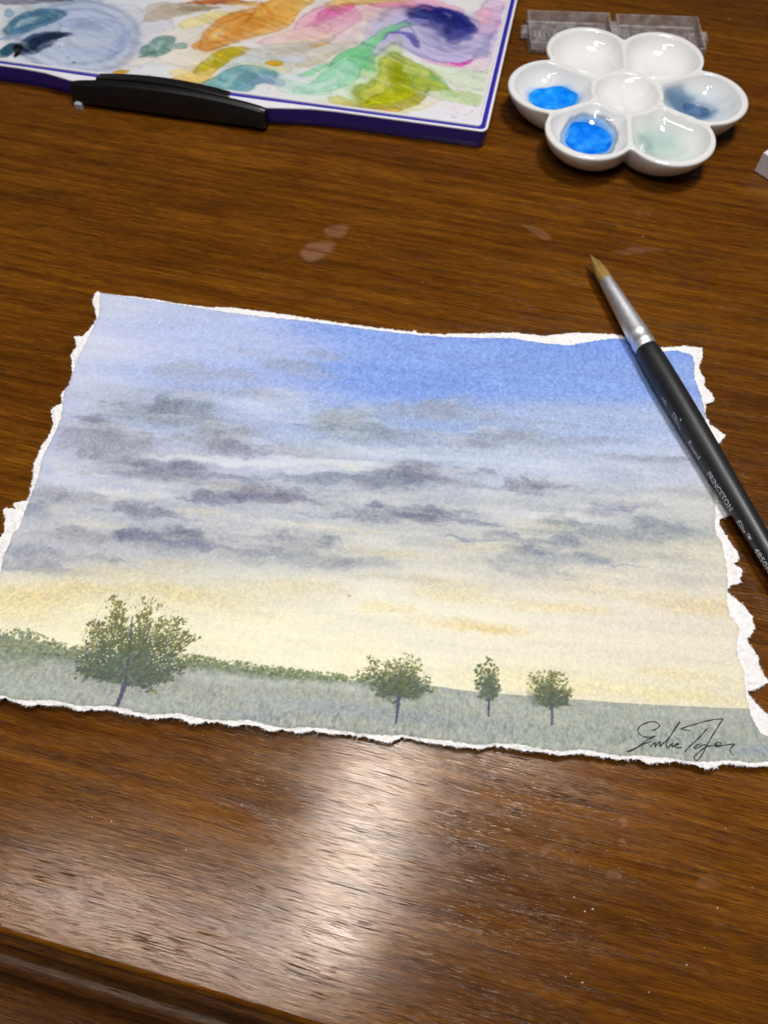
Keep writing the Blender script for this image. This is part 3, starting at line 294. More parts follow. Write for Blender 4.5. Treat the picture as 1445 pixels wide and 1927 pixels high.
PALB = [(-100.6,50.4,114.3,25.1,-6.9,24.3,240,238,242,0.5),(-83.1,38.8,20.1,4.4,-2.2,8.4,222,216,206,0.7),(-67.1,50.4,13.6,3,-1.5,6.3,238,212,216,0.7),(-7.9,37,13.1,2.9,-1.7,11.2,222,234,214,0.8),(-81.1,13.5,12.9,2.8,-1.1,4.2,210,232,222,0.7),(-17.6,78.8,16.3,3.6,-1.9,12.7,232,206,232,0.8),(-4.6,53.6,5.8,1.3,-1.6,11.7,236,214,226,0.7),(-97.3,22.4,10.9,2.4,-1.3,4.3,236,230,196,0.7),(-61.4,6.9,12.7,2.8,-1,4.1,228,226,186,0.7),(-131.4,25.8,13.3,2.9,-2,5.9,244,236,216,0.6),(-157.5,44.6,11.5,2.5,-2.9,7.9,228,226,238,0.6),(-156.3,21.9,11.1,2.4,-2.3,5.9,240,232,222,0.6),(-44.4,37.8,19.9,4.4,-2,9.8,196,222,160,0.6),(-104.1,29.4,13.3,2.9,-1.5,5.2,214,222,220,0.6),(-141.6,41.4,9.1,2,-1.9,5.4,244,238,226,0.6),(-16.9,16.7,14.9,3.2,-0.7,4.2,214,226,186,0.7),(-63.6,66.9,13.9,3.1,-1.8,8.2,240,200,204,0.6),(-179.6,50,13.9,3.1,-3.2,8.1,228,230,240,0.5),(-183.8,29.6,26.7,5.9,-10.5,25.1,190,204,232,0.8),(-183.8,29.6,21.7,4.8,-7.8,18.6,206,216,238,0.8),(-190.9,34.7,9.6,10.8,-2.3,3.5,176,192,224,0.6),(-178.6,29.1,9.7,10.6,-2.7,4.1,222,228,242,0.7),(-165.4,36.1,3.2,0.7,-3.3,8.5,170,184,222,0.6),(-183.6,12,13.2,2.9,-1.9,4.3,210,218,238,0.6),(-202.6,21.8,9,2,-3.4,7.5,200,212,232,0.6),(-209.7,29.7,6.5,8.4,-5.8,7.8,92,134,164,0.9),(-210.6,29.5,4.4,5.7,-3.2,4.4,130,168,190,0.8),(-211.2,28.6,2.6,3.4,-1.7,2.3,205,222,232,0.9),(-210.4,17.2,4.5,1,-1,2.2,150,170,205,0.7),(-193.8,15.3,7.3,6,-3.7,5.8,78,92,118,0.9),(-191.5,19,4.9,7.2,-1.9,2.5,52,66,92,0.8),(-195.6,11.7,4.5,3.6,-1.7,2.7,52,72,100,0.9),(-205.9,8.7,4.2,2.4,-1.6,2.8,56,96,116,0.9),(-200.7,9,3.3,-1.6,-0.3,3,26,28,38,0.9),(-188,16.5,3.5,5.2,-0.7,0.9,150,160,182,0.7),(-183.4,19.9,1.6,-0.8,-0,0.7,58,68,90,0.9),(-180.1,17.9,2.1,-0.6,-0.1,0.7,58,68,90,0.9),(-177.8,21.2,1.8,-0.6,-0.1,0.7,58,68,90,0.9),(-175.8,17.6,2.3,-0.4,-0.2,0.7,70,80,100,0.9),(-172.1,14.5,2.4,-0.1,-0.2,0.7,70,80,100,0.9),(-180.6,13.4,1.7,1,-0.4,0.7,70,80,100,0.9),(-181.1,10.6,1.8,0.4,-0.2,0.5,90,100,120,0.8),(-219.7,48.2,14,3.1,-1.5,3.2,150,150,168,0.8),(-209.5,51.3,7,1.6,-0.9,2,110,112,130,0.7),(-222.3,36.3,1.8,0.4,-1.9,3.9,150,180,205,0.7),(-215.9,41.1,1.9,0.4,-1.8,4,205,200,200,0.6),(-147.2,31.9,6,3.9,-3.5,6.9,128,162,156,0.9),(-148.2,32.5,3.3,3.5,-2.1,3.4,165,192,186,0.7),(-137.4,32.1,3.6,0.8,-0.8,2.3,150,180,174,0.8),(-149.6,26.6,3.1,1.8,-0.7,1.4,100,140,136,0.7),(-147.1,32.8,0.8,-0.2,-0.6,4.5,200,215,212,0.6),(-152.3,57.8,13.9,6,-2,4.8,196,182,160,0.7),(-158.2,60,9.4,2.1,-1.2,3.3,205,195,180,0.6),(-140.9,61.2,9.3,2.1,-0.7,2,170,150,120,0.6),(-133.3,68.6,14.1,3.1,-0.8,2.5,196,120,74,0.8),(-134.5,53,8.8,5.9,-2.1,4.6,242,226,160,0.7),(-121.1,69.9,9.4,2.1,-0.6,2.1,230,190,120,0.6),(-119.6,48.7,9.7,15.3,-6.5,9.8,226,152,66,0.9),(-118.4,49.8,7.9,12.5,-4.8,7.2,234,174,92,0.8),(-106.8,65.2,12.3,14.3,-4.8,8.8,236,182,100,0.9),(-101.8,72.4,12.8,7.5,-2.2,5.7,240,196,120,0.8),(-123.5,42,4.1,4.3,-1.9,3.5,240,195,120,0.7),(-122.6,41.4,2.3,0.5,-0.5,1.5,246,226,190,0.8),(-130.1,33.3,0.7,2.2,-1.9,2.1,226,166,90,0.7),(-110.5,67.9,0.9,1.5,-4,6,224,150,70,0.6),(-114.9,27.8,10.2,9.4,-2.3,4.4,200,184,62,0.9),(-111.9,31.7,6,5.5,-1.6,3.1,214,194,80,0.8),(-126.1,13.8,7.8,4.4,-1.3,2.7,238,204,128,0.7),(-132.5,15.4,4.4,1,-0.7,2.1,240,210,150,0.6),(-154.5,12.1,2.6,0.6,-1,2.5,206,156,58,0.8),(-121.9,18.5,7.6,4.9,-0.8,1.7,236,214,150,0.6),(-108.3,12.4,17.2,7.1,-2.9,7.7,126,176,184,0.9),(-103,18.1,10.9,2.4,-1.1,3.6,150,194,200,0.7),(-108.7,13.8,7.3,5.5,-0.8,1.6,196,220,226,0.7),(-94.5,12.5,6.5,1.4,-1,3.5,170,190,214,0.7),(-102.7,9.2,10.7,2.4,-0.6,2.1,150,180,205,0.6),(-116,7.7,6.5,1.4,-0.9,2.8,150,190,194,0.6),(-82.4,62,13.2,8.6,-4.2,10.9,240,182,204,0.8),(-76.5,70.1,7.4,3.7,-1.6,4.8,234,128,186,0.8),(-85,64.8,7.4,7.5,-1.1,2.2,234,150,190,0.7),(-92.6,53,11.4,8.4,-2.6,6,246,208,202,0.8),(-88.2,49,10.3,5.9,-0.7,1.9,246,222,190,0.6),(-71.2,63.2,2.8,0.6,-1.5,6.5,240,170,205,0.7),(-94.9,38.6,12.5,6.1,-1.9,5.2,216,212,202,0.8),(-88.8,42.3,9.7,7.1,-1.2,2.9,204,196,180,0.6),(-82.5,45.3,3.2,0.7,-0.5,1.9,226,170,100,0.7),(-93.9,28.2,3.1,0.7,-0.7,2.6,224,180,46,0.9),(-88.6,32.8,7.5,1.7,-0.8,3,206,214,228,0.6),(-77.5,35.3,8.7,6.9,-1.1,2.4,206,196,170,0.5),(-101,34.9,6.7,1.5,-0.9,3,220,222,228,0.5),(-66.6,80.2,14.1,3.1,-0.9,4.2,234,200,130,0.8),(-70.1,74.1,7,1.5,-0.5,2.1,206,160,90,0.6),(-53.3,75.3,10.7,2.4,-1,5,240,150,170,0.7),(-52.5,73.7,2.8,0.6,-0.5,2.5,236,120,120,0.7),(-60.3,62.6,9.2,2,-1.2,5.7,236,196,196,0.7),(-62.5,56.3,3.2,0.7,-0.4,2,226,110,120,0.6),(-45.2,84,11.8,2.6,-0.7,3.4,236,180,210,0.7),(-55,60.4,4.6,1,-0.7,3.2,240,205,210,0.7),(-32,64.7,28.3,6.2,-3.6,20.6,198,190,230,0.9),(-38.2,72.6,15.3,3.4,-2.1,11.2,62,66,146,1),(-42.2,68.3,10.1,2.2,-1.4,7.4,46,52,128,0.9),(-26.9,76.7,7,1.5,-1,5.8,90,94,168,0.8),(-42.5,57.4,4.5,1,-1.5,7.9,130,130,196,0.8),(-27.6,64,11.5,6.4,-1.5,5.4,168,164,214,0.9),(-29.9,61,7.9,3.3,-0.8,3.5,206,202,234,0.8),(-33.3,53.7,10.6,0.4,-0.4,3.5,108,108,182,0.8),(-44,53,2.3,0.5,-1.2,6.3,96,98,170,0.7),(-16.9,58.9,9,2,-1,6.3,206,196,236,0.8),(-58.2,53.1,5.4,1.2,-1.4,6.3,212,204,234,0.8),(-9.3,70.5,2.3,0.5,-1.4,9.8,170,168,214,0.7),(-22.4,49.7,8.9,2,-0.3,1.9,190,186,226,0.6),(-13.2,87.6,10.3,2.3,-1.4,9.5,226,196,228,0.7),(-19,88,6.1,1.3,-0.7,4.3,240,190,205,0.7),(-5.2,75.6,3.7,0.8,-2.5,18.5,234,220,242,0.6),(-11.7,52.1,3.8,3.6,-1,2.8,228,96,184,0.8),(-17.9,47.6,7.6,1.7,-0.4,2.7,244,194,216,0.8),(-8.7,83.3,3.3,0.7,-0.3,2.1,200,130,190,0.6),(-5.2,92.9,2.4,0.5,-0.6,4.3,215,170,205,0.6),(-55.3,44.1,16.3,12.9,-2,5,136,210,158,0.9),(-63,33,11.1,9.7,-1.5,3.4,190,232,206,0.8),(-66,26.2,13.1,13.9,-2.3,4.5,172,226,198,0.8),(-73.1,17.9,9.5,6.6,-1.4,3.3,196,234,216,0.8),(-45,41.6,5.3,1.2,-0.7,3.4,128,204,148,0.8),(-77.7,26.7,5.2,5.1,-0.8,1.6,150,216,170,0.7),(-69.5,21.7,7,6.7,-0.6,1.3,235,246,240,0.7),(-53.7,32.7,7.4,6.4,-0.6,1.3,230,244,234,0.7),(-38.1,25.5,20.7,7.1,-3,12.2,178,194,100,0.9),(-41.1,27.1,15.7,7.4,-2.3,7.8,206,206,110,0.8),(-42,22.5,12.9,7,-1.8,5.5,200,200,44,0.9),(-35.4,27.6,8.2,3.9,-1.1,3.9,160,174,16,0.9),(-48.3,18.1,9.1,3.7,-0.7,2.4,206,206,60,0.8),(-49.4,12.8,14.2,2.3,-0.8,4.2,188,182,92,0.9),(-51,9.9,6.9,0.7,-0.5,2.8,234,196,122,0.9),(-24.8,31.5,7,1.5,-1.3,7.3,204,216,134,0.8),(-33,20,3.6,-0.2,-0.1,1.8,170,196,160,0.7),(-19.6,25.1,2.6,0.6,-1.6,9.4,150,200,120,0.6),(-26.3,20,8.6,1.9,-0.6,3.5,186,200,90,0.8),(-21.5,39,3.7,-3.6,0.5,1.6,150,205,130,0.7),(-62.8,12.8,6.4,1.4,-0.8,3.5,206,200,130,0.7),(-14.8,17.1,10.6,2.3,-0.6,3.5,205,225,180,0.6),(-10.3,30.9,6.5,1.4,-1.1,7.3,226,232,212,0.6),(-37.4,8.6,12.6,2.8,-0.4,2,226,220,180,0.5),(0.2,62.7,1.1,0.2,-0.3,2,120,190,180,0.7),(-2,51.8,3.1,0.7,-0.3,2.3,220,215,225,0.5)]
SPECKS = [(-0.0066,0.2208),(-0.0609,0.2084),(-0.0989,0.222),(-0.1233,0.2123),(-0.1063,0.2216),(0.0375,0.0222),(0.0842,0.0221),(0.0476,0.0039),(0.0878,0.0091),(0.0495,0.0043),(0.0418,-0.0093),(0.0432,-0.0086),(0.0454,-0.0103),(0.06,-0.012),(0.0787,0.0048),(0.0958,0.2278),(0.1504,0.3436),(0.1582,0.3727),(0.0488,0.0194),(0.0571,0.0113),(0.013,0.2036),(-0.0174,0.2254),(0.05,0.0135),(0.0455,0.0067),(0.007,0.0325),(-0.0468,0.0161),(-0.0344,0.0264),(-0.0288,0.0309)]
TIP = (-7.39,-24.31)
BAND = (-17.4,48.5)
SWIRL = [(-33.15,64.4,22,1.5),(-38.4,24.73,20,-1.1),(-183.78,29.61,24,0.9),(-79.79,63.39,16,-0.7),(-117.16,48.83,14,0.6),(-108.47,13.12,14,-0.8),(-57.56,39.64,14,0.5)]

PAPER_LOC = (-0.0000444, 0.1054809); PAPER_ROT = -0.088
OA = np.array(OUTER); x0, y0 = OA.min(0)-1.0; x1, y1 = OA.max(0)+1.0
NX = 1180; NY = int(NX*(y1-y0)/(x1-x0))
xs = np.linspace(x0, x1, NX); ys = np.linspace(y0, y1, NY)
X, Y = np.meshgrid(xs, ys)
Xc, Yc = np.meshgrid(np.linspace(x0, x1, NX//4), np.linspace(y0, y1, NY//4))
So = upsample(sdf(Xc, Yc, OUTER), NY, NX); Sp = upsample(sdf(Xc, Yc, PAINT), NY, NX)
So = So + 0.42*fbm(X/0.9, Y/0.9, 11, 4) + 0.12*(vnoise(X*5, Y*5, 15)-0.5)
Sp = Sp + 0.30*fbm(X/0.8, Y/0.8, 21, 4) + 0.05
def sheet_lift(x, y):
    """how far the sheet's underside stands off the desk, in mm"""
    t = np.clip((y-(y0+4))/(y1-y0), 0, 1)
    b = 3.0*np.exp(-t*(y1-y0)/12.0)*(0.72+0.5*vnoise(x/16+3, x*0+0.5, 31))
    r = np.clip((x1-x)/(x1-x0), 0, 1); rr = 2.0*np.exp(-r*(x1-x0)/9.0)*(0.3+1.1*vnoise(y/13+9, y*0+0.5, 32))
    l = 0.7*np.exp(-(x-x0)/8.0)*vnoise(y/12+4, y*0+0.5, 33)
    return b+rr+l+0.12*(1+np.sin(x/31.0)*np.cos(y/27.0))
# --- sky wash
C = np.zeros((NY, NX, 3))
sk = np.array(SKY); W = np.zeros(X.shape)
gx = np.linspace(x0, x1, 118); gy = np.linspace(y0, y1, 80); GX, GY = np.meshgrid(gx, gy); acc = np.zeros((80, 118, 3)); wt = np.zeros((80, 118))
for (px, py, r, g, b) in SKY:
    w = np.exp(-((GX-px)/30.0)**2-((GY-py)/6.5)**2)+1e-7*np.exp(-((GX-px)/90.0)**2-((GY-py)/25.0)**2)
    acc += w[..., None]*np.array([r, g, b]); wt += w
acc /= wt[..., None]*255.0
for k in range(3): C[..., k] = upsample(acc[..., k], NY, NX)
Xw = X + 3.0*fbm(X/13, Y/6, 41, 4)+1.6*fbm(X/4.5, Y/2.6, 45, 3)+0.6*fbm(X/1.4, Y/1.1, 47, 2); Yw = Y + 1.5*fbm(X/9, Y/4.5, 51, 4)+0.9*fbm(X/4.2, Y/2.4, 55, 3)+0.4*fbm(X/1.4, Y/1.0, 57, 3)
streak = fbm(X/24, Y/2.6, 61, 4)
C *= (1+0.035*streak)[..., None]
# each dark patch spreads into a faint veil and breaks up into puffs along its crown
rc = np.random.RandomState(77); veil, puffs, main, ochre = [], [], [], []
for b in CLOUDS:
    px, py, ax, ay, bx, by, r, g, bl, st = b
    if r+g+bl < 500:
        main.append((px, py, ax*0.86, ay*0.86, bx*1.0, by*1.0, r+12, g+13, bl+10, min(st*0.9, 0.66)))
        veil.append((px+0.25*ax, py+0.25*ay-0.3*by, ax*1.8, ay*1.8, bx*1.9, by*1.9, (r+190)/2, (g+194)/2, (bl+202)/2, 0.22))
        for k in range(6):
            u = rc.uniform(-1.15, 1.15); v = rc.uniform(-0.1, 1.15)*math.sqrt(max(0.05, 1-(u/1.3)**2)); s = rc.uniform(0.2, 0.42); sv_ = rc.uniform(0.45, 0.85); dc = rc.uniform(-6, 16)
            puffs.append((px+u*ax+v*bx, py+u*ay+v*by, ax*s, ay*s, bx*sv_, by*sv_, r+dc, g+dc, bl+dc, rc.uniform(0.3, 0.6)))
        for k in range(2):
            u = rc.choice([-1, 1])*rc.uniform(0.8, 1.7); s = rc.uniform(0.5, 0.9)
            puffs.append((px+u*ax-0.3*bx, py+u*ay-0.3*by, ax*s, ay*s, bx*0.28, by*0.28, r+20, g+20, bl+18, 0.4))
    elif r-bl > 45: ochre.append((px, py, ax*1.15, ay*1.15, bx*1.25, by*1.25, r, g, bl, st*(0.9 if px < -45 else 0.58)))
    else: main.append(b)
blob_layer(C, X, Y, Xw, Yw, xs, ys, veil, soft=1.2, flat=True)
Xp = Xw+1.0*fbm(X/3.0, Y/2.6, 241, 3); Yp = Yw+1.1*fbm(X/2.8, Y/2.4, 245, 3)
blob_layer(C, X, Y, Xp, Yp, xs, ys, main, soft=0.95, flat=True)
blob_layer(C, X, Y, Xp, Yp, xs, ys, puffs, soft=0.9, flat=True)
blob_layer(C, X, Y, Xp, Yp, xs, ys, [(*b[:9], b[9]*0.75) for b in CLOUDS if b[6]+b[7]+b[8] > 625 and b[6]-b[8] <= 45], soft=1.3)
blob_layer(C, X, Y, Xp, Yp, xs, ys, ochre, soft=1.6)
# wet-in-wet mottling through the cloud band
bm = sstep(BAND[0]-2, BAND[0]+9, Y)*sstep(BAND[1]+3, BAND[1]-10, Y)
mo = fbm(X/22, Y/4.6, 63, 5); mo2 = fbm(X/16+3, Y/2.8, 67, 4)
a_ = (sstep(-0.1, 0.5, mo)*0.26*bm)[..., None]; C = C*(1-a_)+np.array([152, 158, 170])/255.0*a_
lowb = sstep(BAND[1]-10, BAND[0], Y)[..., None]
a_ = (sstep(0.0, 0.45, -mo2)*0.30*bm)[..., None]; C = C*(1-a_)+(np.array([222, 226, 236])*(1-lowb)+np.array([228, 225, 206])*lowb)/255.0*a_
st2 = fbm(X/17+5, Y/1.9, 71, 4)
C *= 1+0.03*st2[..., None]*np.array([1.0, 0.97, 0.9])
# --- field below the hill line
hx, hy = np.array(HILL).T; hl = np.interp(xs, hx, hy)[None, :]+0.15*fbm(X/3, Y*0, 81, 2)
below = sstep(-0.12, 0.18, hl-Y)
F = np.ones_like(C)*np.array([168, 173, 163])/255.0
blob_layer(F, X, Y, X+4*fbm(X/10, Y/5, 85, 3), Y+1.5*fbm(X/6, Y/4, 88, 3), xs, ys, FIELD, soft=1.3)
gr = fbm(X/0.75, Y/1.7, 91, 3); gr2 = fbm(X/0.42, Y/1.1, 95, 2); patch = sstep(-0.5, 0.5, fbm(X/9, Y/5, 97, 3))
depth = np.clip((hl-Y)/9.0, 0, 1)
tex = (0.22*gr+0.15*gr2)*(0.45+0.55*patch)*(0.35+0.8*depth)
F = F*(1+tex[..., None]*np.array([1.0, 0.92, 0.98]))
dk = sstep(0.15, 0.5, gr)*(0.3+0.7*patch)*depth*0.45
F = F*(1-dk[..., None])+np.array([116, 122, 118])/255.0*dk[..., None]
C = C*(1-below[..., None])+F*below[..., None]
# --- brushed dabs
rs = np.random.RandomState(5)
def dab(px, py, rx, ry, an, rgb, st):
    k = max(rx, ry)*1.5
    i0, i1 = np.searchsorted(ys, [py-k, py+k]); j0, j1 = np.searchsorted(xs, [px-k, px+k])
    if i1 <= i0 or j1 <= j0: return
    dx = X[i0:i1, j0:j1]-px; dy = Y[i0:i1, j0:j1]-py; c, s = math.cos(an), math.sin(an)
    q = ((dx*c+dy*s)/rx)**2+((-dx*s+dy*c)/ry)**2
    a = (sstep(1.35, 0.6, q+0.9*(rough_n[i0:i1, j0:j1]))*st)[..., None]
    C[i0:i1, j0:j1] = C[i0:i1, j0:j1]*(1-a)+np.array(rgb)/255.0*a
rough_n = fbm(X/0.5, Y/0.5, 101, 2)
def stroke(pts, w0, w1, rgb, st):
    P = [np.array(p) for p in pts]; L = sum(np.linalg.norm(b-a) for a, b in zip(P, P[1:])); d = 0
    for a, b in zip(P, P[1:]):
        l = np.linalg.norm(b-a); n = max(2, int(l/0.12))
        for i in range(n):
            t = (d+l*i/n)/L; q = a+(b-a)*i/n; w = w0+(w1-w0)*t
            dab(q[0]+rs.normal(0, 0.04), q[1], w, w, 0, rgb, st)
        d += l
# hedge line along the hill
ex, ey = np.array(HEDGE).T
he = np.interp(xs, ex, ey)[None, :]; ho = np.interp(xs, hx, hy)[None, :]
hs = (Y-ho+0.9)/np.maximum(he-ho+0.9, 0.5)+0.55*fbm(X/1.1, Y/1.1, 113, 3)
ha = (sstep(0.95, 0.72, hs)*sstep(-0.9, 0.35, hs)*0.8*sstep(ex[-1]+2, ex[-1]-14, X))[..., None]
C = C*(1-ha)+(np.array([116, 128, 104])/255.0*(1+0.12*fbm(X/1.5, Y/1.5, 117, 3))[..., None])*ha
for i in range(900):
    u = rs.rand(); px = ex[0]+(ex[-1]-ex[0])*u**0.85
    top = np.interp(px, ex, ey); bot = np.interp(px, hx, hy)-0.6
    bump = 0.7*vnoise(np.array([px/1.8]), np.array([0.5]), 111)[0]
    py = bot+(top+bump-bot)*rs.rand()**0.8; t = (py-bot)/(top-bot+0.1)
    cc = np.array([112, 124, 98])*(1-t)+np.array([126, 136, 92])*t+rs.normal(0, 9)
    dab(px, py, rs.uniform(0.25, 0.55), rs.uniform(0.2, 0.4), rs.uniform(0, 3), cc, rs.uniform(0.45, 0.85))
for i in range(170):
    px = ex[0]+(ex[-1]-ex[0])*rs.rand(); py = np.interp(px, ex, ey)-0.3-1.5*rs.rand()
    dab(px, py, 0.18, 0.15, 0, (244, 240, 206), 0.7)
def inside(poly, px, py):
    ins = False; n = len(poly)
    for i in range(n):
        ax, ay = poly[i]; bx, by = poly[(i+1) % n]
        if (ay > py) != (by > py) and px < (bx-ax)*(py-ay)/(by-ay)+ax: ins = not ins
    return ins
for ti, T in enumerate(TREES):
    poly = T['poly']; pa = np.array(poly); mn = pa.min(0); mx = pa.max(0); cx, cy = pa.mean(0); w, h = mx-mn
    base = np.array(T['trunk'][0]); up_ = mx[1]-base[1]
    def reach(an):      # distance from the trunk head to the crown outline along a direction
        d = np.array([math.cos(an), math.sin(an)]); r = 0.3
        while r < 60 and (inside(poly, *(base+d*r)) or r < h*0.2): r += 0.3
        return r
    sc = 1.0 if ti == 0 else 0.62
    # yellow-green underpainting at the lit fringe
    for i in range(int(w*h*0.55)):
        px = mn[0]+w*rs.rand(); py = mn[1]+h*(0.35+0.65*rs.rand())
        if not inside(poly, px, py) or vnoise(np.array([px/2.2]), np.array([py/2.2]), 133)[0] < 0.42: continue
        dab(px, py, rs.uniform(0.3, 0.7)*sc, rs.uniform(0.2, 0.4)*sc, rs.uniform(0, 3), np.array([206, 200, 136])+rs.normal(0, 8), 0.4)
    # soft lower mass of the crown
    blob_layer(C, X, Y, X+2.2*fbm(X/2.4, Y/2.4, 121+ti, 3), Y+1.8*fbm(X/2.2, Y/2.2, 125+ti, 3), xs, ys,
               [(cx, mn[1]+h*0.27, w*0.40, 0, 0, h*0.22, 118, 130, 118, 0.85), (base[0], mn[1]+h*0.36, w*0.26, 0, 0, h*0.26, 92, 106, 92, 0.85)], soft=0.7)
    for b in T['br']: stroke(b, 0.24 if ti == 0 else 0.14, 0.14 if ti == 0 else 0.09, (76, 70, 88), 0.85)
    if ti:
        for i in range(240 if ti == 2 else 130):
            px = mn[0]+w*rs.rand(); py = mn[1]+h*rs.rand()
            if not inside(poly, px, py): continue
            t = (py-mn[1])/h; cc = np.array([84, 98, 86])*(1-t)+np.array([112, 118, 70])*t
            dab(px, py, rs.uniform(0.3, 0.62), rs.uniform(0.2, 0.36), rs.uniform(0, 3), cc+rs.normal(0, 9), rs.uniform(0.5, 0.9))
    ns = 31 if ti == 0 else (20 if ti != 2 else 0)
    for k in range(ns):
        an = math.radians(4+172*(k+rs.uniform(0.1, 0.9))/ns) if ti != 2 else math.radians(20+140*(k+rs.rand())/ns)
        L_ = reach(an)*rs.uniform(0.80, 1.04); an0 = an; nd = int(L_*(4.2 if ti == 0 else 5.6))
        wob = rs.normal(0, 0.12)
        for i in range(nd):
            s_ = rs.rand()**0.75; r_ = L_*s_; a2 = an0+wob*s_+rs.normal(0, 0.04+0.06*(1-s_))
            px, py = base[0]+math.cos(a2)*r_, base[1]+math.sin(a2)*r_
            t = np.clip((py-mn[1])/h, 0, 1)
            low = np.array([88, 98, 88]); mid = np.array([106, 112, 80]); hi = np.array([134, 134, 78])
            cc = low+(mid-low)*min(t/0.5, 1) if t < 0.5 else mid+(hi-mid)*(t-0.5)*2
            if s_ > 0.75 and rs.rand() < 0.18: cc = np.array([150, 148, 86])
            k_ = (1.15-0.55*s_)*sc
            dab(px, py, rs.uniform(0.45, 1.25)*k_, rs.uniform(0.24, 0.52)*k_, a2+rs.normal(0, 0.6), cc+rs.normal(0, 8), rs.uniform(0.6, 0.95))
    for i in range(int(w*h*0.30)):      # skirt of the crown
        px = cx+rs.normal(0, 0.24)*w; py = mn[1]+h*(0.05+0.33*rs.rand())
        if inside(poly, px, py): dab(px, py, rs.uniform(0.4, 0.9)*sc, rs.uniform(0.25, 0.5)*sc, rs.normal(0.2, 0.6), np.array([100, 114, 104])+rs.normal(0, 9), rs.uniform(0.4, 0.8))
    for i in range(int(w*h*0.30)):      # gaps of bare sky
        a = rs.uniform(0.1, 3.04); r = rs.uniform(0.35, 0.95); px = base[0]+math.cos(a)*w/2*r; py = base[1]+h*0.12+math.sin(a)*h*0.8*r
        if inside(poly, px, py): dab(px, py, rs.uniform(0.14, 0.32)*sc, 0.16*sc, a, (246, 240, 200), 0.8)
    for i in range(int(w*h*0.06)):      # stray flecks
        a = rs.uniform(0.3, 2.9); r = rs.uniform(0.8, 1.05)*reach(a); dab(base[0]+math.cos(a)*r, base[1]+math.sin(a)*r, 0.2*sc, 0.15*sc, a, (140, 140, 84), 0.7)
    for b in T['br']: stroke(b, 0.20 if ti == 0 else 0.11, 0.12 if ti == 0 else 0.08, (80, 72, 92), 0.28)
    stroke(T['trunk'], 0.62 if ti == 0 else (0.5 if ti == 1 else 0.3), 0.5 if ti == 0 else 0.26, (92, 88, 112), 0.85)
dab(TIP[0], TIP[1], 0.4, 0.3, 0, (176, 150, 70), 0.9)
for i in range(60):
    dab(rs.uniform(x0, x1), rs.uniform(y0+20, y1), 0.12, 0.1, 0, (120, 120, 130), 0.5)
# --- granulation: pigment settles in the hollows of the rough sheet
tooth = fbm(X/0.85, Y/0.85, 141, 3)
pig = np.clip(1.0-C.min(-1), 0, 1)
gran = (0.22*fbm(X/0.55, Y/0.55, 151, 3)+0.12*tooth)*np.clip(pig*1.9-0.12, 0.06, 0.8)
C = C*(1+gran[..., None]*np.array([1.25, 1.05, 0.7]))
# --- bare torn margin
bare = sstep(0.06, -0.10, Sp)[..., None]
dirty = 1+0.05*fbm(X/1.2, Y/1.2, 161, 4)
C = C*(1-bare)+(np.array([246, 243, 243])/255.0*dirty[..., None])*bare
edge_wash = (np.exp(-np.clip(Sp, 0, 9)/0.35)*(Sp > 0)*0.10)[..., None]
C = np.clip(C*(1-edge_wash), 0.02, 0.97)
lin = s2l(C)*0.86
# --- form
fib = fbm(X/0.5, Y/0.5, 171, 3)
thick = 0.55+0.035*tooth+0.01*fbm(X/0.35, Y/0.35, 175, 2)
torn = 0.14+0.26*sstep(0.0, 2.4, So)+(0.55*fbm(X/1.1, Y/1.1, 173, 4)+0.2*fib)*sstep(0, 0.6, So)
tb = sstep(0.05, -0.12, Sp); th = thick*(1-tb)+torn*tb
LIFT = sheet_lift(X, Y); Z = LIFT+np.maximum(th, 0.06)
keep = So > 0
cell = keep[:-1, :-1] & keep[1:, :-1] & keep[:-1, 1:] & keep[1:, 1:]
idx = np.arange(NX*NY).reshape(NY, NX)
q = np.stack([idx[:-1, :-1], idx[:-1, 1:], idx[1:, 1:], idx[1:, :-1]], -1)[cell]
pad = np.pad(cell, 1)
skirt = []
ii, jj = np.nonzero(cell & ~pad[:-2, 1:-1]); skirt.append(np.stack([idx[ii, jj+1], idx[ii, jj]], -1))
ii, jj = np.nonzero(cell & ~pad[2:, 1:-1]); skirt.append(np.stack([idx[ii+1, jj], idx[ii+1, jj+1]], -1))
ii, jj = np.nonzero(cell & ~pad[1:-1, :-2]); skirt.append(np.stack([idx[ii, jj], idx[ii+1, jj]], -1))
ii, jj = np.nonzero(cell & ~pad[1:-1, 2:]); skirt.append(np.stack([idx[ii+1, jj+1], idx[ii, jj+1]], -1))
skirt = np.concatenate(skirt)
used = np.zeros(NX*NY, bool); used[q.ravel()] = True
remap = np.cumsum(used)-1; nv = used.sum()
co = np.stack([X, Y, Z], -1).reshape(-1, 3)[used]/1000.0; cl = lin.reshape(-1, 3)[used]
sb = np.unique(skirt); low = np.stack([X.ravel()[sb], Y.ravel()[sb], LIFT.ravel()[sb]+0.01], -1)/1000.0
lowmap = np.zeros(NX*NY, int); lowmap[sb] = nv+np.arange(len(sb))
q = remap[q]; sq = np.stack([remap[skirt[:, 0]], remap[skirt[:, 1]], lowmap[skirt[:, 1]], lowmap[skirt[:, 0]]], -1)
co = np.concatenate([co, low]); cl = np.concatenate([cl, np.tile(s2l(np.array([[0.93, 0.92, 0.915]]))*0.86, (len(sb), 1))])
mt, nt, p = new_mat("watercolour_paper")
at = N(nt, "ShaderNodeAttribute"); at.attribute_name = "pigment"; nt.links.new(at.outputs["Color"], p.inputs["Base Color"])
tc = N(nt, "ShaderNodeTexCoord"); nz = N(nt, "ShaderNodeTexNoise"); nz.inputs["Scale"].default_value = 1500; nz.inputs["Detail"].default_value = 4
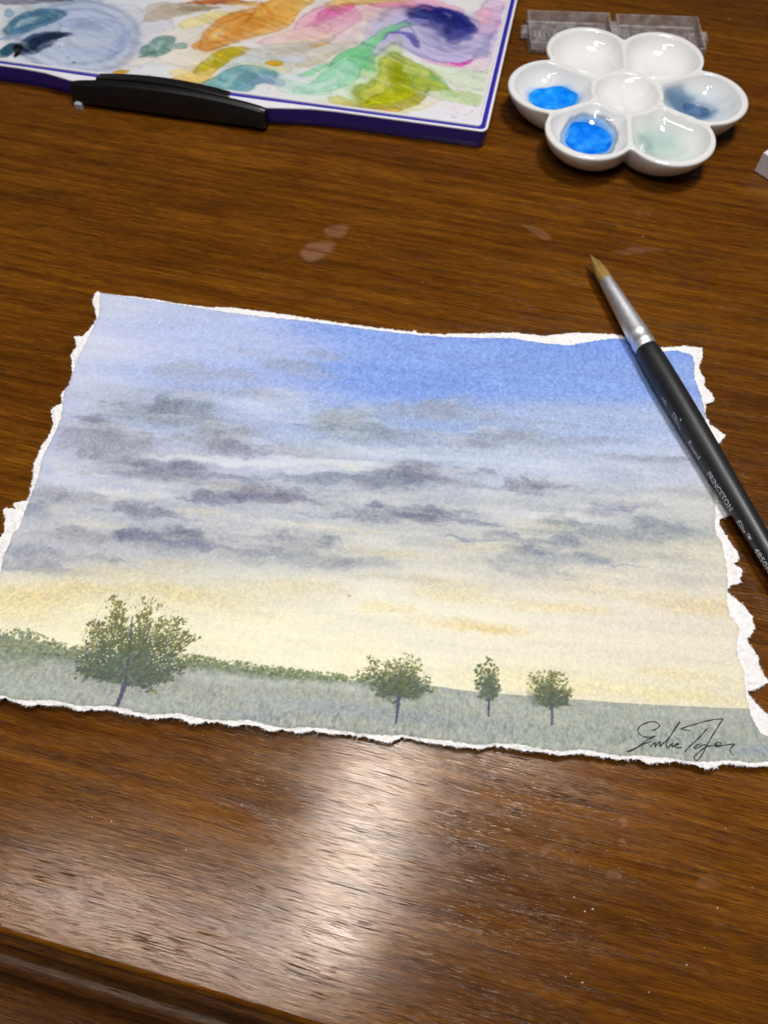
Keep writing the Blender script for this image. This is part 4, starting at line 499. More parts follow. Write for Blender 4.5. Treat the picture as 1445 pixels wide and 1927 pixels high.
nt.links.new(tc.outputs["Object"], nz.inputs["Vector"]); bp = N(nt, "ShaderNodeBump"); bp.inputs["Strength"].default_value = 0.5; bp.inputs["Distance"].default_value = 0.00012
nt.links.new(nz.outputs[0], bp.inputs["Height"]); nt.links.new(bp.outputs[0], p.inputs["Normal"])
p.inputs["Roughness"].default_value = 0.85; p.inputs["Specular IOR Level"].default_value = 0.25
paper_mat = mt
sheet = fast_mesh("watercolor_painting", co, np.concatenate([q, sq]), paper_mat, None, cl)
sheet.location = (*PAPER_LOC, 0.0001); sheet.rotation_euler = (0, 0, PAPER_ROT)
tag(sheet, "watercolor landscape of clouds and four trees on torn white paper", "painting")
def z_at(px, py):
    j = min(max(int((px-x0)/(x1-x0)*(NX-1)), 0), NX-1); i = min(max(int((py-y0)/(y1-y0)*(NY-1)), 0), NY-1)
    return Z[i, j]
# pen signature: a fine raised ink line
ink = simple_mat("black_ink", (0.008, 0.008, 0.009), 0.5)
def catmull(P, n=6):
    P = [np.array(a, float) for a in P]; Q = [P[0]]+P+[P[-1]]; out = []
    for i in range(1, len(Q)-2):
        a, b, c, d = Q[i-1], Q[i], Q[i+1], Q[i+2]
        for k in range(n):
            t = k/n; out.append(0.5*((2*b)+(-a+c)*t+(2*a-5*b+4*c-d)*t*t+(-a+3*b-3*c+d)*t**3))
    out.append(P[-1]); return out
sv, sf = [], []
for si, st_ in enumerate(SIG):
    pts = catmull(st_, 6); base = len(sv)
    for i, pt in enumerate(pts):
        a = pts[max(i-1, 0)]; b = pts[min(i+1, len(pts)-1)]; d = b-a; d = d/(np.linalg.norm(d)+1e-9); nrm = np.array([-d[1], d[0]])
        w = 0.155*(0.75+0.45*math.sin(i*0.37+si*1.7)**2)
        z = z_at(pt[0], pt[1])
        for k, (o_, dz) in enumerate(((-1, 0.01), (0, 0.05), (1, 0.01))):
            qq = pt+nrm*o_*w; sv.append((qq[0]/1000, qq[1]/1000, (z+dz+0.015)/1000))
        if i:
            c0 = base+(i-1)*3
            sf += [(c0, c0+1, c0+4, c0+3), (c0+1, c0+2, c0+5, c0+4)]
mesh_obj("signature", sv, sf, ink, sheet)
# loose fibres standing out of the torn edge
fibm = simple_mat("paper_fibre", (0.80, 0.785, 0.78), 0.9)
fv, ff = [], []
segs = skirt[rs.choice(len(skirt), 3400)]
Xf, Yf = X.ravel(), Y.ravel(); gyS, gxS = np.gradient(So); gyf, gxf = gyS.ravel(), gxS.ravel(); Zf = Z.ravel(); Lf = LIFT.ravel()
for a, b in segs:
    px, py = Xf[a], Yf[a]; n = np.array([-gxf[a], -gyf[a]]); n = n/(np.linalg.norm(n)+1e-9)
    an = rs.normal(0, 0.8); c, s = math.cos(an), math.sin(an); d = np.array([n[0]*c-n[1]*s, n[0]*s+n[1]*c]); t = np.array([-d[1], d[0]])
    Lh = rs.uniform(0.2, 0.75)*(1.6 if rs.rand() < 0.06 else 1); w = 0.035; z = Lf[a]+(Zf[a]-Lf[a])*rs.uniform(0.3, 1.0); dz = rs.normal(0, 0.25)*Lh; k = len(fv)
    p0 = np.array([px, py])-d*0.15; pm_ = p0+d*Lh*0.6+t*rs.normal(0, 0.08); p1 = p0+d*Lh+t*rs.normal(0, 0.15)
    zz = max(z+dz, 0.02)
    fv += [(*(p0-t*w)/1000, z/1000), (*(p0+t*w)/1000, z/1000), (*(pm_+t*w*0.8)/1000, (z+zz)/2000+0.00002), (*(pm_-t*w*0.8)/1000, (z+zz)/2000+0.00002), (*p1/1000, zz/1000)]
    ff += [(k, k+1, k+2, k+3), (k+3, k+2, k+4)]
fo = mesh_obj("torn_fibers", fv, ff, fibm, sheet); tag(fo, kind="stuff")

# ------------------------------------------------------------------ paint brush
B0 = Vector((0.0730674, 0.2126524, 0.0050)); BA = Vector((0.29179815, -0.95647992, 0.0))
brush = empty("paint_brush", (B0.x, B0.y, B0.z))
BA = BA.normalized(); side = Vector((0, 0, 1)).cross(BA).normalized(); upn = BA.cross(side).normalized()
brush.matrix_world = Matrix(((side.x, BA.x, upn.x, B0.x), (side.y, BA.y, upn.y, B0.y), (side.z, BA.z, upn.z, B0.z), (0, 0, 0, 1)))
tag(brush, "round paint brush with black handle lying across the torn paper corner", "paint brush")
# local frame: y runs from the tip to the handle end, z up, x to the side (mm)
def lathe(name, prof, mat, parent, n=40, squash=None):
    v, f = [], []
    for (d, r) in prof:
        r *= 0.89
        for k in range(n):
            a = 2*math.pi*k/n; v.append((r*math.cos(a)/1000, d/1000, r*math.sin(a)/1000))
    m_ = len(prof)
    for i in range(m_-1):
        for k in range(n): f.append((i*n+k, (i+1)*n+k, (i+1)*n+(k+1) % n, i*n+(k+1) % n))
    f.append(tuple(range(n-1, -1, -1))[::-1]); f.append(tuple((m_-1)*n+k for k in range(n))[::-1])
    return mesh_obj(name, v, f, mat, parent, True)
def smooth_prof(pts, n=80):
    d = np.array([p[0] for p in pts]); r = np.array([p[1] for p in pts]); dd = np.linspace(d[0], d[-1], n)
    # monotone-ish smooth interpolation
    s = np.interp(dd, d, r)
    for _ in range(3): s[1:-1] = (s[:-2]+2*s[1:-1]+s[2:])/4
    return list(zip(dd, s))
hair, nt, p = new_mat("brush_hair")
tc = N(nt, "ShaderNodeTexCoord"); mp = N(nt, "ShaderNodeMapping"); mp.inputs["Scale"].default_value = (5200, 120, 5200)
nz = N(nt, "ShaderNodeTexNoise"); nz.inputs["Scale"].default_value = 1; nz.inputs["Detail"].default_value = 3
nt.links.new(tc.outputs["Object"], mp.inputs["Vector"]); nt.links.new(mp.outputs[0], nz.inputs["Vector"])
cr = N(nt, "ShaderNodeValToRGB"); e = cr.color_ramp.elements; e[0].position = 0.3; e[0].color = (0.22, 0.12, 0.03, 1); e[1].position = 0.7; e[1].color = (0.70, 0.45, 0.13, 1)
nt.links.new(nz.outputs[0], cr.inputs[0]); nt.links.new(cr.outputs[0], p.inputs["Base Color"]); p.inputs["Roughness"].default_value = 0.5
bp = N(nt, "ShaderNodeBump"); bp.inputs["Strength"].default_value = 0.8; bp.inputs["Distance"].default_value = 0.0002; nt.links.new(nz.outputs[0], bp.inputs["Height"]); nt.links.new(bp.outputs[0], p.inputs["Normal"])
hv, hf = [], []; R2 = random.Random(3)
core = lathe("bristles", [(0.6, 0.12), (1.8, 0.55), (4, 1.15), (7, 1.8), (10, 2.3), (12, 2.5), (14.6, 2.45)], hair, brush, 28)
for i in range(420):      # single hairs laid over the core
    a = R2.uniform(0, 2*math.pi); base_r = 2.42*math.sqrt(R2.uniform(0.55, 1.0)); tipd = abs(R2.gauss(0, 1.5)); tr_ = R2.uniform(0, 0.25); k = len(hv); da = R2.gauss(0, 0.10)
    for j in range(7):
        t = j/6; d = 14.2+(tipd-14.2)*t
        rr = base_r*(1-t**2.1)*(1+0.16*math.sin(math.pi*t*0.9))+tr_*t
        aa = a+da*t; w = 0.055*(1-0.8*t)
        cx_, cz_ = rr*math.cos(aa), rr*math.sin(aa); tx, tz = -math.sin(aa)*w, math.cos(aa)*w
        hv += [((cx_-tx)/1000, d/1000, (cz_-tz)/1000), ((cx_+tx)/1000, d/1000, (cz_+tz)/1000)]
        if j: b = k+2*j; hf.append((b-2, b-1, b+1, b))
tag(mesh_obj("hairs", hv, hf, hair, core), kind="stuff")
steel, nt, p = new_mat("ferrule_metal")
p.inputs["Metallic"].default_value = 1.0; p.inputs["Roughness"].default_value = 0.38; p.inputs["Base Color"].default_value = (0.78, 0.78, 0.80, 1)
tc = N(nt, "ShaderNodeTexCoord"); nz = N(nt, "ShaderNodeTexNoise"); nz.inputs["Scale"].default_value = 900; nt.links.new(tc.outputs["Object"], nz.inputs["Vector"])
mr = N(nt, "ShaderNodeMapRange"); mr.inputs[3].default_value = 0.42; mr.inputs[4].default_value = 0.62; nt.links.new(nz.outputs[0], mr.inputs[0]); nt.links.new(mr.outputs[0], p.inputs["Roughness"])
lathe("ferrule", [(13.1, 2.35), (13.0, 2.6), (13.3, 2.68), (20, 3.05), (30, 3.62), (37.6, 4.02), (38.2, 4.12), (38.9, 4.18), (39.6, 4.12), (40.2, 3.98), (41.6, 4.02), (42.2, 4.2), (42.8, 4.28), (43.4, 4.22), (44.0, 4.12), (45.3, 4.16), (45.4, 3.9)], steel, brush, 48)
black = simple_mat("handle_lacquer", (0.012, 0.012, 0.014), 0.42, noise=0.2, nscale=120, bump=0.05, bscale=900)
HP = [(45.0, 4.05), (46, 4.3), (50, 4.52), (56, 4.68), (64, 4.72), (75, 4.62), (90, 4.30), (110, 3.72), (130, 3.15), (155, 2.55), (180, 2.1), (200, 1.75), (204, 1.3), (205.2, 0.5)]
handle = lathe("handle", smooth_prof(HP, 90), black, brush, 48)
hd = np.array([a for a, b in HP]); hr = np.array([b for a, b in HP])
white_ink = simple_mat("printed_silver", (0.5, 0.5, 0.5), 0.5)
def hpoint(d, phi, lift=0.10):     # phi measured from straight up towards +x (mm)
    r = float(np.interp(d, hd, hr))*0.89+lift; return (r*math.sin(phi)/1000, d/1000, r*math.cos(phi)/1000)
def text_mesh(s, size, shear=0.0, offset=0.0):
    cu = bpy.data.curves.new("txt", 'FONT'); cu.body = s; cu.size = size; cu.shear = shear; cu.offset = offset; cu.resolution_u = 3; cu.fill_mode = 'FRONT'
    o = bpy.data.objects.new("txt", cu); col.objects.link(o); bpy.context.view_layer.update()
    me = o.to_mesh(); v = [tuple(w.co) for w in me.vertices]; f = [tuple(pg.vertices) for pg in me.polygons]; o.to_mesh_clear()
    bpy.data.objects.remove(o); bpy.data.curves.remove(cu); return v, f
PHI0 = -1.66
def handle_text(s, d0, d1, size, phi_off=0.0, shear=0.0, offset=0.0):
    v, f = text_mesh(s, size, shear, offset); w = max(a[0] for a in v); k = (d1-d0)/w; out = []
    for (tx, ty, tz) in v:
        d = d0+tx*k; r = float(np.interp(d, hd, hr)); out.append(hpoint(d, PHI0+SGN*(phi_off+ty/r)))
    mesh_obj("lettering", out, f, white_ink, handle)
SGN = 1
handle_text("10", 65.0, 67.8, 2.3)
handle_text("Round", 82.8, 89.4, 2.6, offset=0.01)
handle_text("PRINCETON", 94.6, 108.2, 2.8, offset=0.035)
handle_text("Elite\u2122", 111.6, 118.6, 2.7, shear=0.3, offset=0.01)
handle_text("4850R", 121.4, 129.0, 2.7, offset=0.03)
# small leaning-kite emblem
lv, lf = [], []
def hline(pts, w):
    for (a, b) in zip(pts, pts[1:]):
        a = np.array(a); b = np.array(b); d = (b-a)/np.linalg.norm(b-a); n = np.array([-d[1], d[0]])*w; k = len(lv)
        for q_ in (a-n, a+n, b+n, b-n): lv.append(hpoint(q_[0], PHI0+SGN*q_[1]/4.6))
        lf.append((k, k+1, k+2, k+3))
hline([(72.6, 0.4), (72.2, 1.9), (74.6, 1.7), (75.4, 0.5), (72.6, 0.4)], 0.10)
hline([(73.6, 0.5), (73.4, 1.8)], 0.08); hline([(74.2, 0.5), (74.1, 1.7)], 0.08); hline([(77.6, 0.1), (75.4, 2.9)], 0.2); hline([(76.6, 0.1), (75.6, 1.6)], 0.12)
mesh_obj("emblem", lv, lf, white_ink, handle)

# ------------------------------------------------------------------ paint palette box
PAL = empty("paint_palette_box", (0.03923716, 0.2760564, 0), math.radians(-11.4))
tag(PAL, "open blue paint box with white mixing tray of swirled colours and black clasp", "paint palette")
navy = simple_mat("navy_plastic", (0.028, 0.018, 0.32), 0.33, noise=0.12, nscale=90, bump=0.05)
wplast = simple_mat("white_plastic", (0.74, 0.72, 0.77), 0.35, noise=0.03, nscale=200)
blackp = simple_mat("black_plastic", (0.006, 0.0055, 0.0055), 0.34, noise=0.2, nscale=200, bump=0.12, bscale=1500)
greyp = simple_mat("grey_plastic", (0.35, 0.38, 0.42), 0.4)
DEP, WID = 150.0, 330.0
def outline(inset, grip):
    """plan of the box, front edge along -y with a swelling where the clasp sits, rounded corners (mm)"""
    i = inset; P = []
    def corner(cx, cy, r, a0, a1):
        for k in range(7):
            a = math.radians(a0+(a1-a0)*k/6); P.append((cx+r*math.cos(a), cy+r*math.sin(a)))
    r = max(3.2-i, 0.8)
    corner(-i-r, i+r, r, 0, -90)
    for (x, y) in [(-62, 0), (-72, -0.6), (-88, -3.4), (-91, -3.8), (-131, -3.8), (-171, -3.8), (-174, -3.4), (-186, -0.8), (-197, 0)]:
        P.append((x, y*grip+i))
    corner(-WID+i+r, i+r, r, -90, -180); corner(-WID+i+r, DEP-i-r, r, 180, 90); corner(-i-r, DEP-i-r, r, 90, 0)
    return P
def loft(name, loops, mat, parent, cap=False):
    v, f = [], []; n = len(loops[0][0])
    for P_, z in loops: v += [(x/1000, y/1000, z/1000) for x, y in P_]
    for i in range(len(loops)-1):
        for k in range(n): f.append((i*n+k, (i+1)*n+k, (i+1)*n+(k+1) % n, i*n+(k+1) % n))
    if cap: f.append(tuple((len(loops)-1)*n+k for k in range(n)))
    o = mesh_obj(name, v, f, mat, parent)
    return o
loft("case", [(outline(2.6, .8), 0.0), (outline(1.6, .9), 0.5), (outline(0.9, 1), 3.0), (outline(0.35, 1), 7.0), (outline(0.3, 1), 7.9), (outline(1.0, 1), 7.9), (outline(1.0, 1), 8.15), (outline(3.9, 0), 8.15), (outline(3.9, 0), 5.0)], navy, PAL)
loft("case_lip", [(outline(0.3, 1), 7.92), (outline(0.15, 1), 8.1), (outline(0.2, 1), 8.5), (outline(0.4, 1), 8.6), (outline(1.1, 0.1), 8.6), (outline(1.25, 0.1), 8.4), (outline(1.25, 0.05), 8.0)], wplast, PAL)
# mixing tray: rim with chamfered inner corners, well, dried paint
def tray_outline(i, ch=0.0):
    P = []; x1_, x0_, y0_, y1_ = -i, -WID+i, i, DEP-i
    def corner(cx, cy, sx, sy, flip):
        r = 1.6; pts = []
        c_ = max(ch, r)
        pts = [(cx, cy+sy*c_), (cx+sx*c_*0.3, cy+sy*c_*0.3) if ch < 2 else (cx+sx*c_*0.5, cy+sy*c_*0.5), (cx+sx*c_, cy)]
        return pts[::-1] if flip else pts
    P += corner(x1_, y0_, -1, 1, False)
    P += corner(x0_, y0_, 1, 1, True)
    P += corner(x0_, y1_, 1, -1, False)
    P += corner(x1_, y1_, -1, -1, True)
    return P
tray = loft("tray_rim", [(tray_outline(3.1), 6.5), (tray_outline(3.0), 8.6), (tray_outline(3.2), 8.9), (tray_outline(3.8), 8.9), (tray_outline(4.1), 8.6), (tray_outline(4.4, 8.0), 7.6), (tray_outline(5.4, 8.4), 7.25)], wplast, PAL)
NXp, NYp = 620, 300
xp = np.linspace(-232, -4.0, NXp); yp = np.linspace(4.0, 116, NYp); XP, YP = np.meshgrid(xp, yp)
CP = np.ones((NYp, NXp, 3))*np.array([240, 238, 243])/255.0
nA = fbm(XP/14, YP/10, 201, 4); nB = fbm(XP/9+4, YP/7, 205, 4); nC = fbm(XP/20, YP/14, 209, 3)
tint = np.stack([1-0.05*np.clip(nA, 0, 1)-0.02*np.clip(nB, 0, 1), 1-0.04*np.clip(nC, 0, 1)-0.03*np.clip(nB, 0, 1), 1-0.02*np.clip(nA, 0, 1)-0.10*np.clip(-nC, 0, 1)], -1); CP *= tint
XW = XP+2.2*fbm(XP/10, YP/8, 211, 4)+0.7*fbm(XP/3, YP/3, 213, 3); YW = YP+2.0*fbm(XP/10, YP/8, 215, 4)+0.7*fbm(XP/3, YP/3, 217, 3)
for (sx_, sy_, rad_, tw) in SWIRL:
    dx_, dy_ = XW-sx_, YW-sy_; a_s = tw*np.exp(-(dx_**2+dy_**2)/rad_**2); cs_, sn_ = np.cos(a_s), np.sin(a_s)
    XW, YW = sx_+dx_*cs_-dy_*sn_, sy_+dx_*sn_+dy_*cs_
def grown(k, s): return [(b[0], b[1], b[2]*k, b[3]*k, b[4]*k, b[5]*k, b[6], b[7], b[8], b[9]*s) for b in PALB]
hue = fbm(XP/26, YP/15, 251, 3); hue2 = fbm(XP/19+7, YP/12, 255, 3)
base_w = np.stack([236+10*hue-8*hue2, 234-2*hue+8*hue2, 240-16*hue-10*hue2], -1)/255.0
CP = CP*0.45+base_w*0.55
big = [(b if b[2]**2+b[3]**2 > 60 else None) for b in PALB]; big = [b for b in big if b]
blob_layer(CP, XP, YP, XP+3*(XW-XP), YP+3*(YW-YP), xp, yp, [(b[0], b[1], b[2]*1.55, b[3]*1.55, b[4]*1.55, b[5]*1.55, (b[6]+250)/2, (b[7]+250)/2, (b[8]+250)/2, b[9]*0.42) for b in big], soft=0.45, rim=0.10)
blob_layer(CP, XP, YP, XW, YW, xp, yp, PALB, soft=0.5, rim=0.42)
blob_layer(CP, XP, YP, XW+1.5*fbm(XP/5, YP/4, 261, 3), YW+1.5*fbm(XP/5, YP/4, 265, 3), xp, yp, [(b[0]+0.25*b[2], b[1]+0.2*b[5], b[2]*0.6, b[3]*0.6, b[4]*0.5, b[5]*0.5, b[6]*0.93, b[7]*0.93, b[8]*0.93, b[9]*0.4) for b in big], soft=0.5, rim=0.3)
CP = np.clip(1-(1-CP)*1.18, 0.02, 0.97)
# swept brush marks and dried blooms in the puddles
sw = fbm((XP*0.94-YP*0.34)/16, (XP*0.34+YP*0.94)/1.7, 221, 3); pigp = np.clip((1-CP.min(-1))*1.7, 0, 1)
CP *= 1+(0.16*sw*pigp)[..., None]*np.array([1.1, 1.0, 0.8])
lift_ = sstep(0.25, 0.6, fbm((XP*0.9-YP*0.42)/10, (XP*0.42+YP*0.9)/3.0, 225, 3))*0.42
CP = CP*(1-lift_[..., None])+(CP*0.35+0.62)*lift_[..., None]
CP *= (1+0.05*fbm(XP/2.2, YP/2.2, 231, 3)*pigp)[..., None]
for i in range(170):       # splashes near the tray wall
    px = -4.5-abs(rs.normal(0, 9)) if rs.rand() < 0.6 else rs.uniform(-230, -4); py = rs.uniform(4, 60) if px > -30 else 4+abs(rs.normal(0, 4))
    i0, i1 = np.searchsorted(yp, [py-1, py+1]); j0, j1 = np.searchsorted(xp, [px-1.2, px+1.2])
    if i1 <= i0 or j1 <= j0: continue
    a = (sstep(1, 0.5, np.hypot((XP[i0:i1, j0:j1]-px)/rs.uniform(0.4, 1.1), (YP[i0:i1, j0:j1]-py)/rs.uniform(0.3, 0.8)))*rs.uniform(0.1, 0.45))[..., None]
    cc = np.array([(120, 110, 170), (200, 120, 170), (120, 170, 190), (110, 120, 150), (190, 180, 110), (150, 190, 160)][rs.randint(6)])/255
    CP[i0:i1, j0:j1] = CP[i0:i1, j0:j1]*(1-a)+cc*a
ZP = 7.2+0.10*fbm(XP/8, YP/8, 241, 3)+0.25*pigp*fbm(XP/5, YP/5, 245, 3)
# rise to the rim along the front, right and across the chamfered corner
dfr = np.minimum(np.minimum(YP-3.9, -3.9-XP), (YP-XP-7.8-8.0)*0.7071)
keepp = dfr > -0.4
ZP = ZP+0.35*np.exp(-np.clip(dfr, 0, 9)/1.2)
wmask = sstep(1.0, 0.0, dfr)[..., None]; CP = CP*(1-wmask*0.8)+np.array([238, 236, 242])/255*wmask*0.8
ip = np.arange(NXp*NYp).reshape(NYp, NXp)
cellp = keepp[:-1, :-1] & keepp[1:, :-1] & keepp[:-1, 1:] & keepp[1:, 1:]
qp = np.stack([ip[:-1, :-1], ip[:-1, 1:], ip[1:, 1:], ip[1:, :-1]], -1)[cellp]
mt, nt, p = new_mat("dried_paint_on_tray")
at = N(nt, "ShaderNodeAttribute"); at.attribute_name = "pigment"; nt.links.new(at.outputs["Color"], p.inputs["Base Color"])
tc = N(nt, "ShaderNodeTexCoord"); nz = N(nt, "ShaderNodeTexNoise"); nz.inputs["Scale"].default_value = 130; nz.inputs["Detail"].default_value = 5
nt.links.new(tc.outputs["Object"], nz.inputs["Vector"]); mr = N(nt, "ShaderNodeMapRange"); mr.inputs[3].default_value = 0.2; mr.inputs[4].default_value = 0.6
nt.links.new(nz.outputs[0], mr.inputs[0]); nt.links.new(mr.outputs[0], p.inputs["Roughness"])
mixing = fast_mesh("mixing_surface", np.stack([XP, YP, ZP], -1).reshape(-1, 3)/1000, qp, mt, PAL, s2l(np.clip(CP, 0.02, 0.97)).reshape(-1, 3)*0.84)
# black clasp: arched plate over the swelling
def clasp():
    v, f = [], []; n = 40; xa, xb = -173.0, -89.5
    for i in range(n+1):
        t = i/n; x = xa+(xb-xa)*t; arch = max(0.0, 1-(2*t-1)**2); top = 8.4+3.6*arch**0.8; bot = 1.6
        e = 1.0 if 0 < i < n else 0.85
        sec = [(-4.2, bot), (-7.6, bot+0.2), (-8.0, bot+1.0), (-7.4, top*0.6), (-6.2, top-1.0), (-5.6, top-0.35), (-5.0, top), (-3.6, top), (-3.2, top-0.4), (-3.2, bot)]
        v += [(x/1000, (-4+(y+4)*e)/1000, z/1000) for y, z in sec]
    k = 10
    for i in range(n):
        for j in range(k): f.append((i*k+j, i*k+(j+1) % k, (i+1)*k+(j+1) % k, (i+1)*k+j))
    f.append(tuple(range(k-1, -1, -1))); f.append(tuple(n*k+j for j in range(k)))
    return mesh_obj("clasp", v, f, blackp, PAL)
clasp_o = clasp()
v = []; n = 20
for i in range(n+1):
    t = i/n; x = -162+(-106+162)*t; top = 10.6+2.1*(1-(2*t-1)**2)
    v += [(x/1000, y/1000, z/1000) for y, z in ((-3.1, 8.7), (-3.1, top-0.3), (-2.6, top), (1.6, top-0.7), (1.9, top-1.1), (1.9, 8.95))]
f = []
for i in range(n):
    for j in range(5): f.append((i*6+j, i*6+j+1, (i+1)*6+j+1, (i+1)*6+j))
f.append((5, 4, 3, 2, 1, 0)); f.append(tuple(n*6+j for j in range(6)))
mesh_obj("clasp_hook", v, f, blackp, clasp_o)
def boxm(name, x0_, x1_, y0_, y1_, z0_, z1_, mat, parent, b=0.3):
    """box with chamfered top edges (mm)"""
    v = [(x0_, y0_, z0_), (x1_, y0_, z0_), (x1_, y1_, z0_), (x0_, y1_, z0_), (x0_, y0_, z1_-b), (x1_, y0_, z1_-b), (x1_, y1_, z1_-b), (x0_, y1_, z1_-b),
         (x0_+b, y0_+b, z1_), (x1_-b, y0_+b, z1_), (x1_-b, y1_-b, z1_), (x0_+b, y1_-b, z1_)]
    f = [(3, 2, 1, 0), (8, 9, 10, 11)]
    for k in range(4):
        a, b_ = k, (k+1) % 4; f += [(a, b_, 4+b_, 4+a), (4+a, 4+b_, 8+b_, 8+a)]
    return mesh_obj(name, [(a/1000, b_/1000, c_/1000) for a, b_, c_ in v], f, mat, parent)
boxm("catch", -172.0, -169.0, -9.2, -5.0, 0.0, 2.6, greyp, PAL, 0.6)

# ------------------------------------------------------------------ porcelain flower dish
DC = Vector((0.0965, 0.2975, 0)); DROT = math.radians(-6)
HD = 12.5
def petal_R(phi):          # phi from a petal's axis, -30..30 degrees
    c_, a_ = 30.5, 17.6; s_ = c_*np.sin(phi); return c_*np.cos(phi)+np.sqrt(np.maximum(a_*a_-s_*s_, 0))
NT, NR = 432, 110
tt = np.arange(NT)/NT*2*np.pi; ph = (tt+np.pi/6) % (np.pi/3)-np.pi/6
Rr = petal_R(ph)
for _ in range(5): Rr = (np.roll(Rr, 1)+2*Rr+np.roll(Rr, -1))/4
Rmin = 34.3
rn = np.linspace(0.002, 1, NR)**0.9
RR = rn[:, None]*Rr[None]*0.975; TT = np.broadcast_to(tt, RR.shape); PH = np.broadcast_to(ph, RR.shape)
def smin(a, b, k): h = np.clip(0.5+0.5*(b-a)/k, 0, 1); return b*(1-h)+a*h-k*h*(1-h)
CR = 13.6                  # centre well radius to its crest
def dish_z(RR, PH, RO):
    dc = CR-RR                                   # centre well
    do = RO-0.6-RR; dk = RR*np.sin(np.pi/6-np.abs(PH)); di = RR-CR
    dp = smin(smin(do*0.92, dk, 4.0), di, 4.0)-0.3
    z_c = 5.6*(1-np.exp(-np.clip(dc-0.7, 0, 99)/3.4))
    z_p = 7.8*(1-np.exp(-np.clip(dp-0.5, 0, 99)/3.9))
    wall = HD-0.7*np.exp(-np.clip(np.minimum(np.abs(dk), np.abs(di)), 0, 9)/2.0)*0.8
    return wall-np.maximum(z_c, z_p), dp, dc
ZD, DPd, DCd = dish_z(RR, PH, np.broadcast_to(Rr*0.975, RR.shape))
ZD = np.maximum(ZD, 2.0)
# outer wall rings below the rim
outer = [(0.985, HD-0.05), (0.997, HD-0.4), (1.0, HD-1.0), (0.992, HD-2.2), (0.972, HD-4.2), (0.93, HD-7.0), (0.87, HD-9.6), (0.80, HD-11.5), (0.74, HD-12.6), (0.70, 0.0), (0.4, 0.25)]
rings = [np.stack([RR*np.cos(TT), RR*np.sin(TT), ZD], -1)]
cols_ = []
wallc = np.array([242, 241, 240])/255.0
XD, YD = RR*np.cos(TT), RR*np.sin(TT)
CD = np.ones(RR.shape+(3,))*wallc
def pet(k, u, v):          # a spot in petal k: u outwards, v sideways, from the petal's well middle (mm)
    a = k*math.pi/3; r = 29.0+u; return r*math.cos(a)-v*math.sin(a), r*math.sin(a)+v*math.cos(a)
ndx = 1.3*fbm(XD/7, YD/7, 301, 3); ndy = 1.3*fbm(XD/7+9, YD/7, 305, 3)
def dblob(k, u, v, ru, rv, rgb, st, soft=0.5, rot=0.0, rim=0.0):
    a = k*math.pi/3; dx = XD+ndx; dy = YD+ndy; uu = dx*math.cos(a)+dy*math.sin(a)-29.0-u; vv = -dx*math.sin(a)+dy*math.cos(a)-v
    c_, s_ = math.cos(rot), math.sin(rot); uu, vv = uu*c_+vv*s_, -uu*s_+vv*c_
    q_ = np.sqrt((uu/ru)**2+(vv/rv)**2); al = (sstep(1+soft/2, 1-soft/2, q_)*st)[..., None]
    global CD
    CD = CD*(1-al)+np.array(rgb)/255.0*al
    if rim: e_ = (np.exp(-((q_-1)/0.05)**2)*rim)[..., None]; CD = CD*(1-e_)+np.array(rgb)*0.55/255.0*e_
# petals by angle: 0 right, 1 upper right, 2 upper left, 3 left, 4 lower left, 5 lower right
for (k, u, v, ru, rv, rgb, st, so, ro, ri) in [
    (3, -1, -1, 11, 10, (205, 216, 236), .6, .8, 0, 0), (3, 0.2, -1.0, 10.6, 7.9, (70, 150, 232), .85, .45, 0, 0), (3, -4, 1, 6, 4, (90, 160, 235), .6, .6, 0.5, 0), (4, -1.0, -0.7, 11.4, 11.2, (170, 198, 232), .85, .2, 0, 0.5), (4, -1.2, -0.8, 9.6, 10.0, (60, 140, 232), .8, .4, 0, 0),
    (0, 1, 0, 14, 12, (200, 212, 222), .85, .7, 0, 0), (0, -2, 2.5, 10, 7, (140, 166, 190), .85, .7, -.2, 0), (0, -3.0, 2.5, 9.5, 5.5, (100, 130, 164), .9, .7, -.3, 0), (0, 2, 1.5, 7, 5, (92, 122, 156), .8, .6, 0, 0), (0, 5, 5, 7, 4, (205, 214, 220), .5, .7, 0, 0),
    (5, 0, 0, 13, 12, (206, 218, 214), .8, .7, 0, 0), (5, -2, 0, 8, 8, (178, 202, 196), .75, .8, .3, 0), (5, -5, -5, 4, 3, (150, 178, 176), .6, .8, 0, 0), (5, 5, 0, 5, 6, (214, 226, 220), .6, .8, 0, 0)]:
    dblob(k, u, v, ru, rv, rgb, st, so, ro, ri)
mot = fbm(XD/2.6, YD/2.6, 311, 4); pd = np.clip((1-CD.min(-1)-0.05)*3, 0, 1); CD *= (1+0.10*mot*pd)[..., None]
inside_well = sstep(0.6, 2.2, DPd)[..., None]; CD = CD*inside_well+wallc*(1-inside_well)
verts = [np.stack([XD, YD, ZD], -1).reshape(-1, 3)]; ccol = [CD.reshape(-1, 3)]
for (k, z) in outer:
    base_r = Rr*k
    verts.append(np.stack([base_r*np.cos(tt), base_r*np.sin(tt), np.full(NT, z)], -1)); ccol.append(np.tile(wallc, (NT, 1)))
V = np.concatenate(verts)/1000; CC = np.concatenate(ccol); nrow = NR+len(outer)
ir = np.arange(nrow*NT).reshape(nrow, NT); jn = np.roll(ir, -1, 1)
QD = np.stack([ir[:-1], ir[1:], jn[1:], jn[:-1]], -1).reshape(-1, 4)
porc, nt, p = new_mat("glazed_porcelain")
at = N(nt, "ShaderNodeAttribute"); at.attribute_name = "pigment"; nt.links.new(at.outputs["Color"], p.inputs["Base Color"])
p.inputs["Roughness"].default_value = 0.07; p.inputs["Specular IOR Level"].default_value = 0.55; p.inputs["Coat Weight"].default_value = 0.4; p.inputs["Coat Roughness"].default_value = 0.03
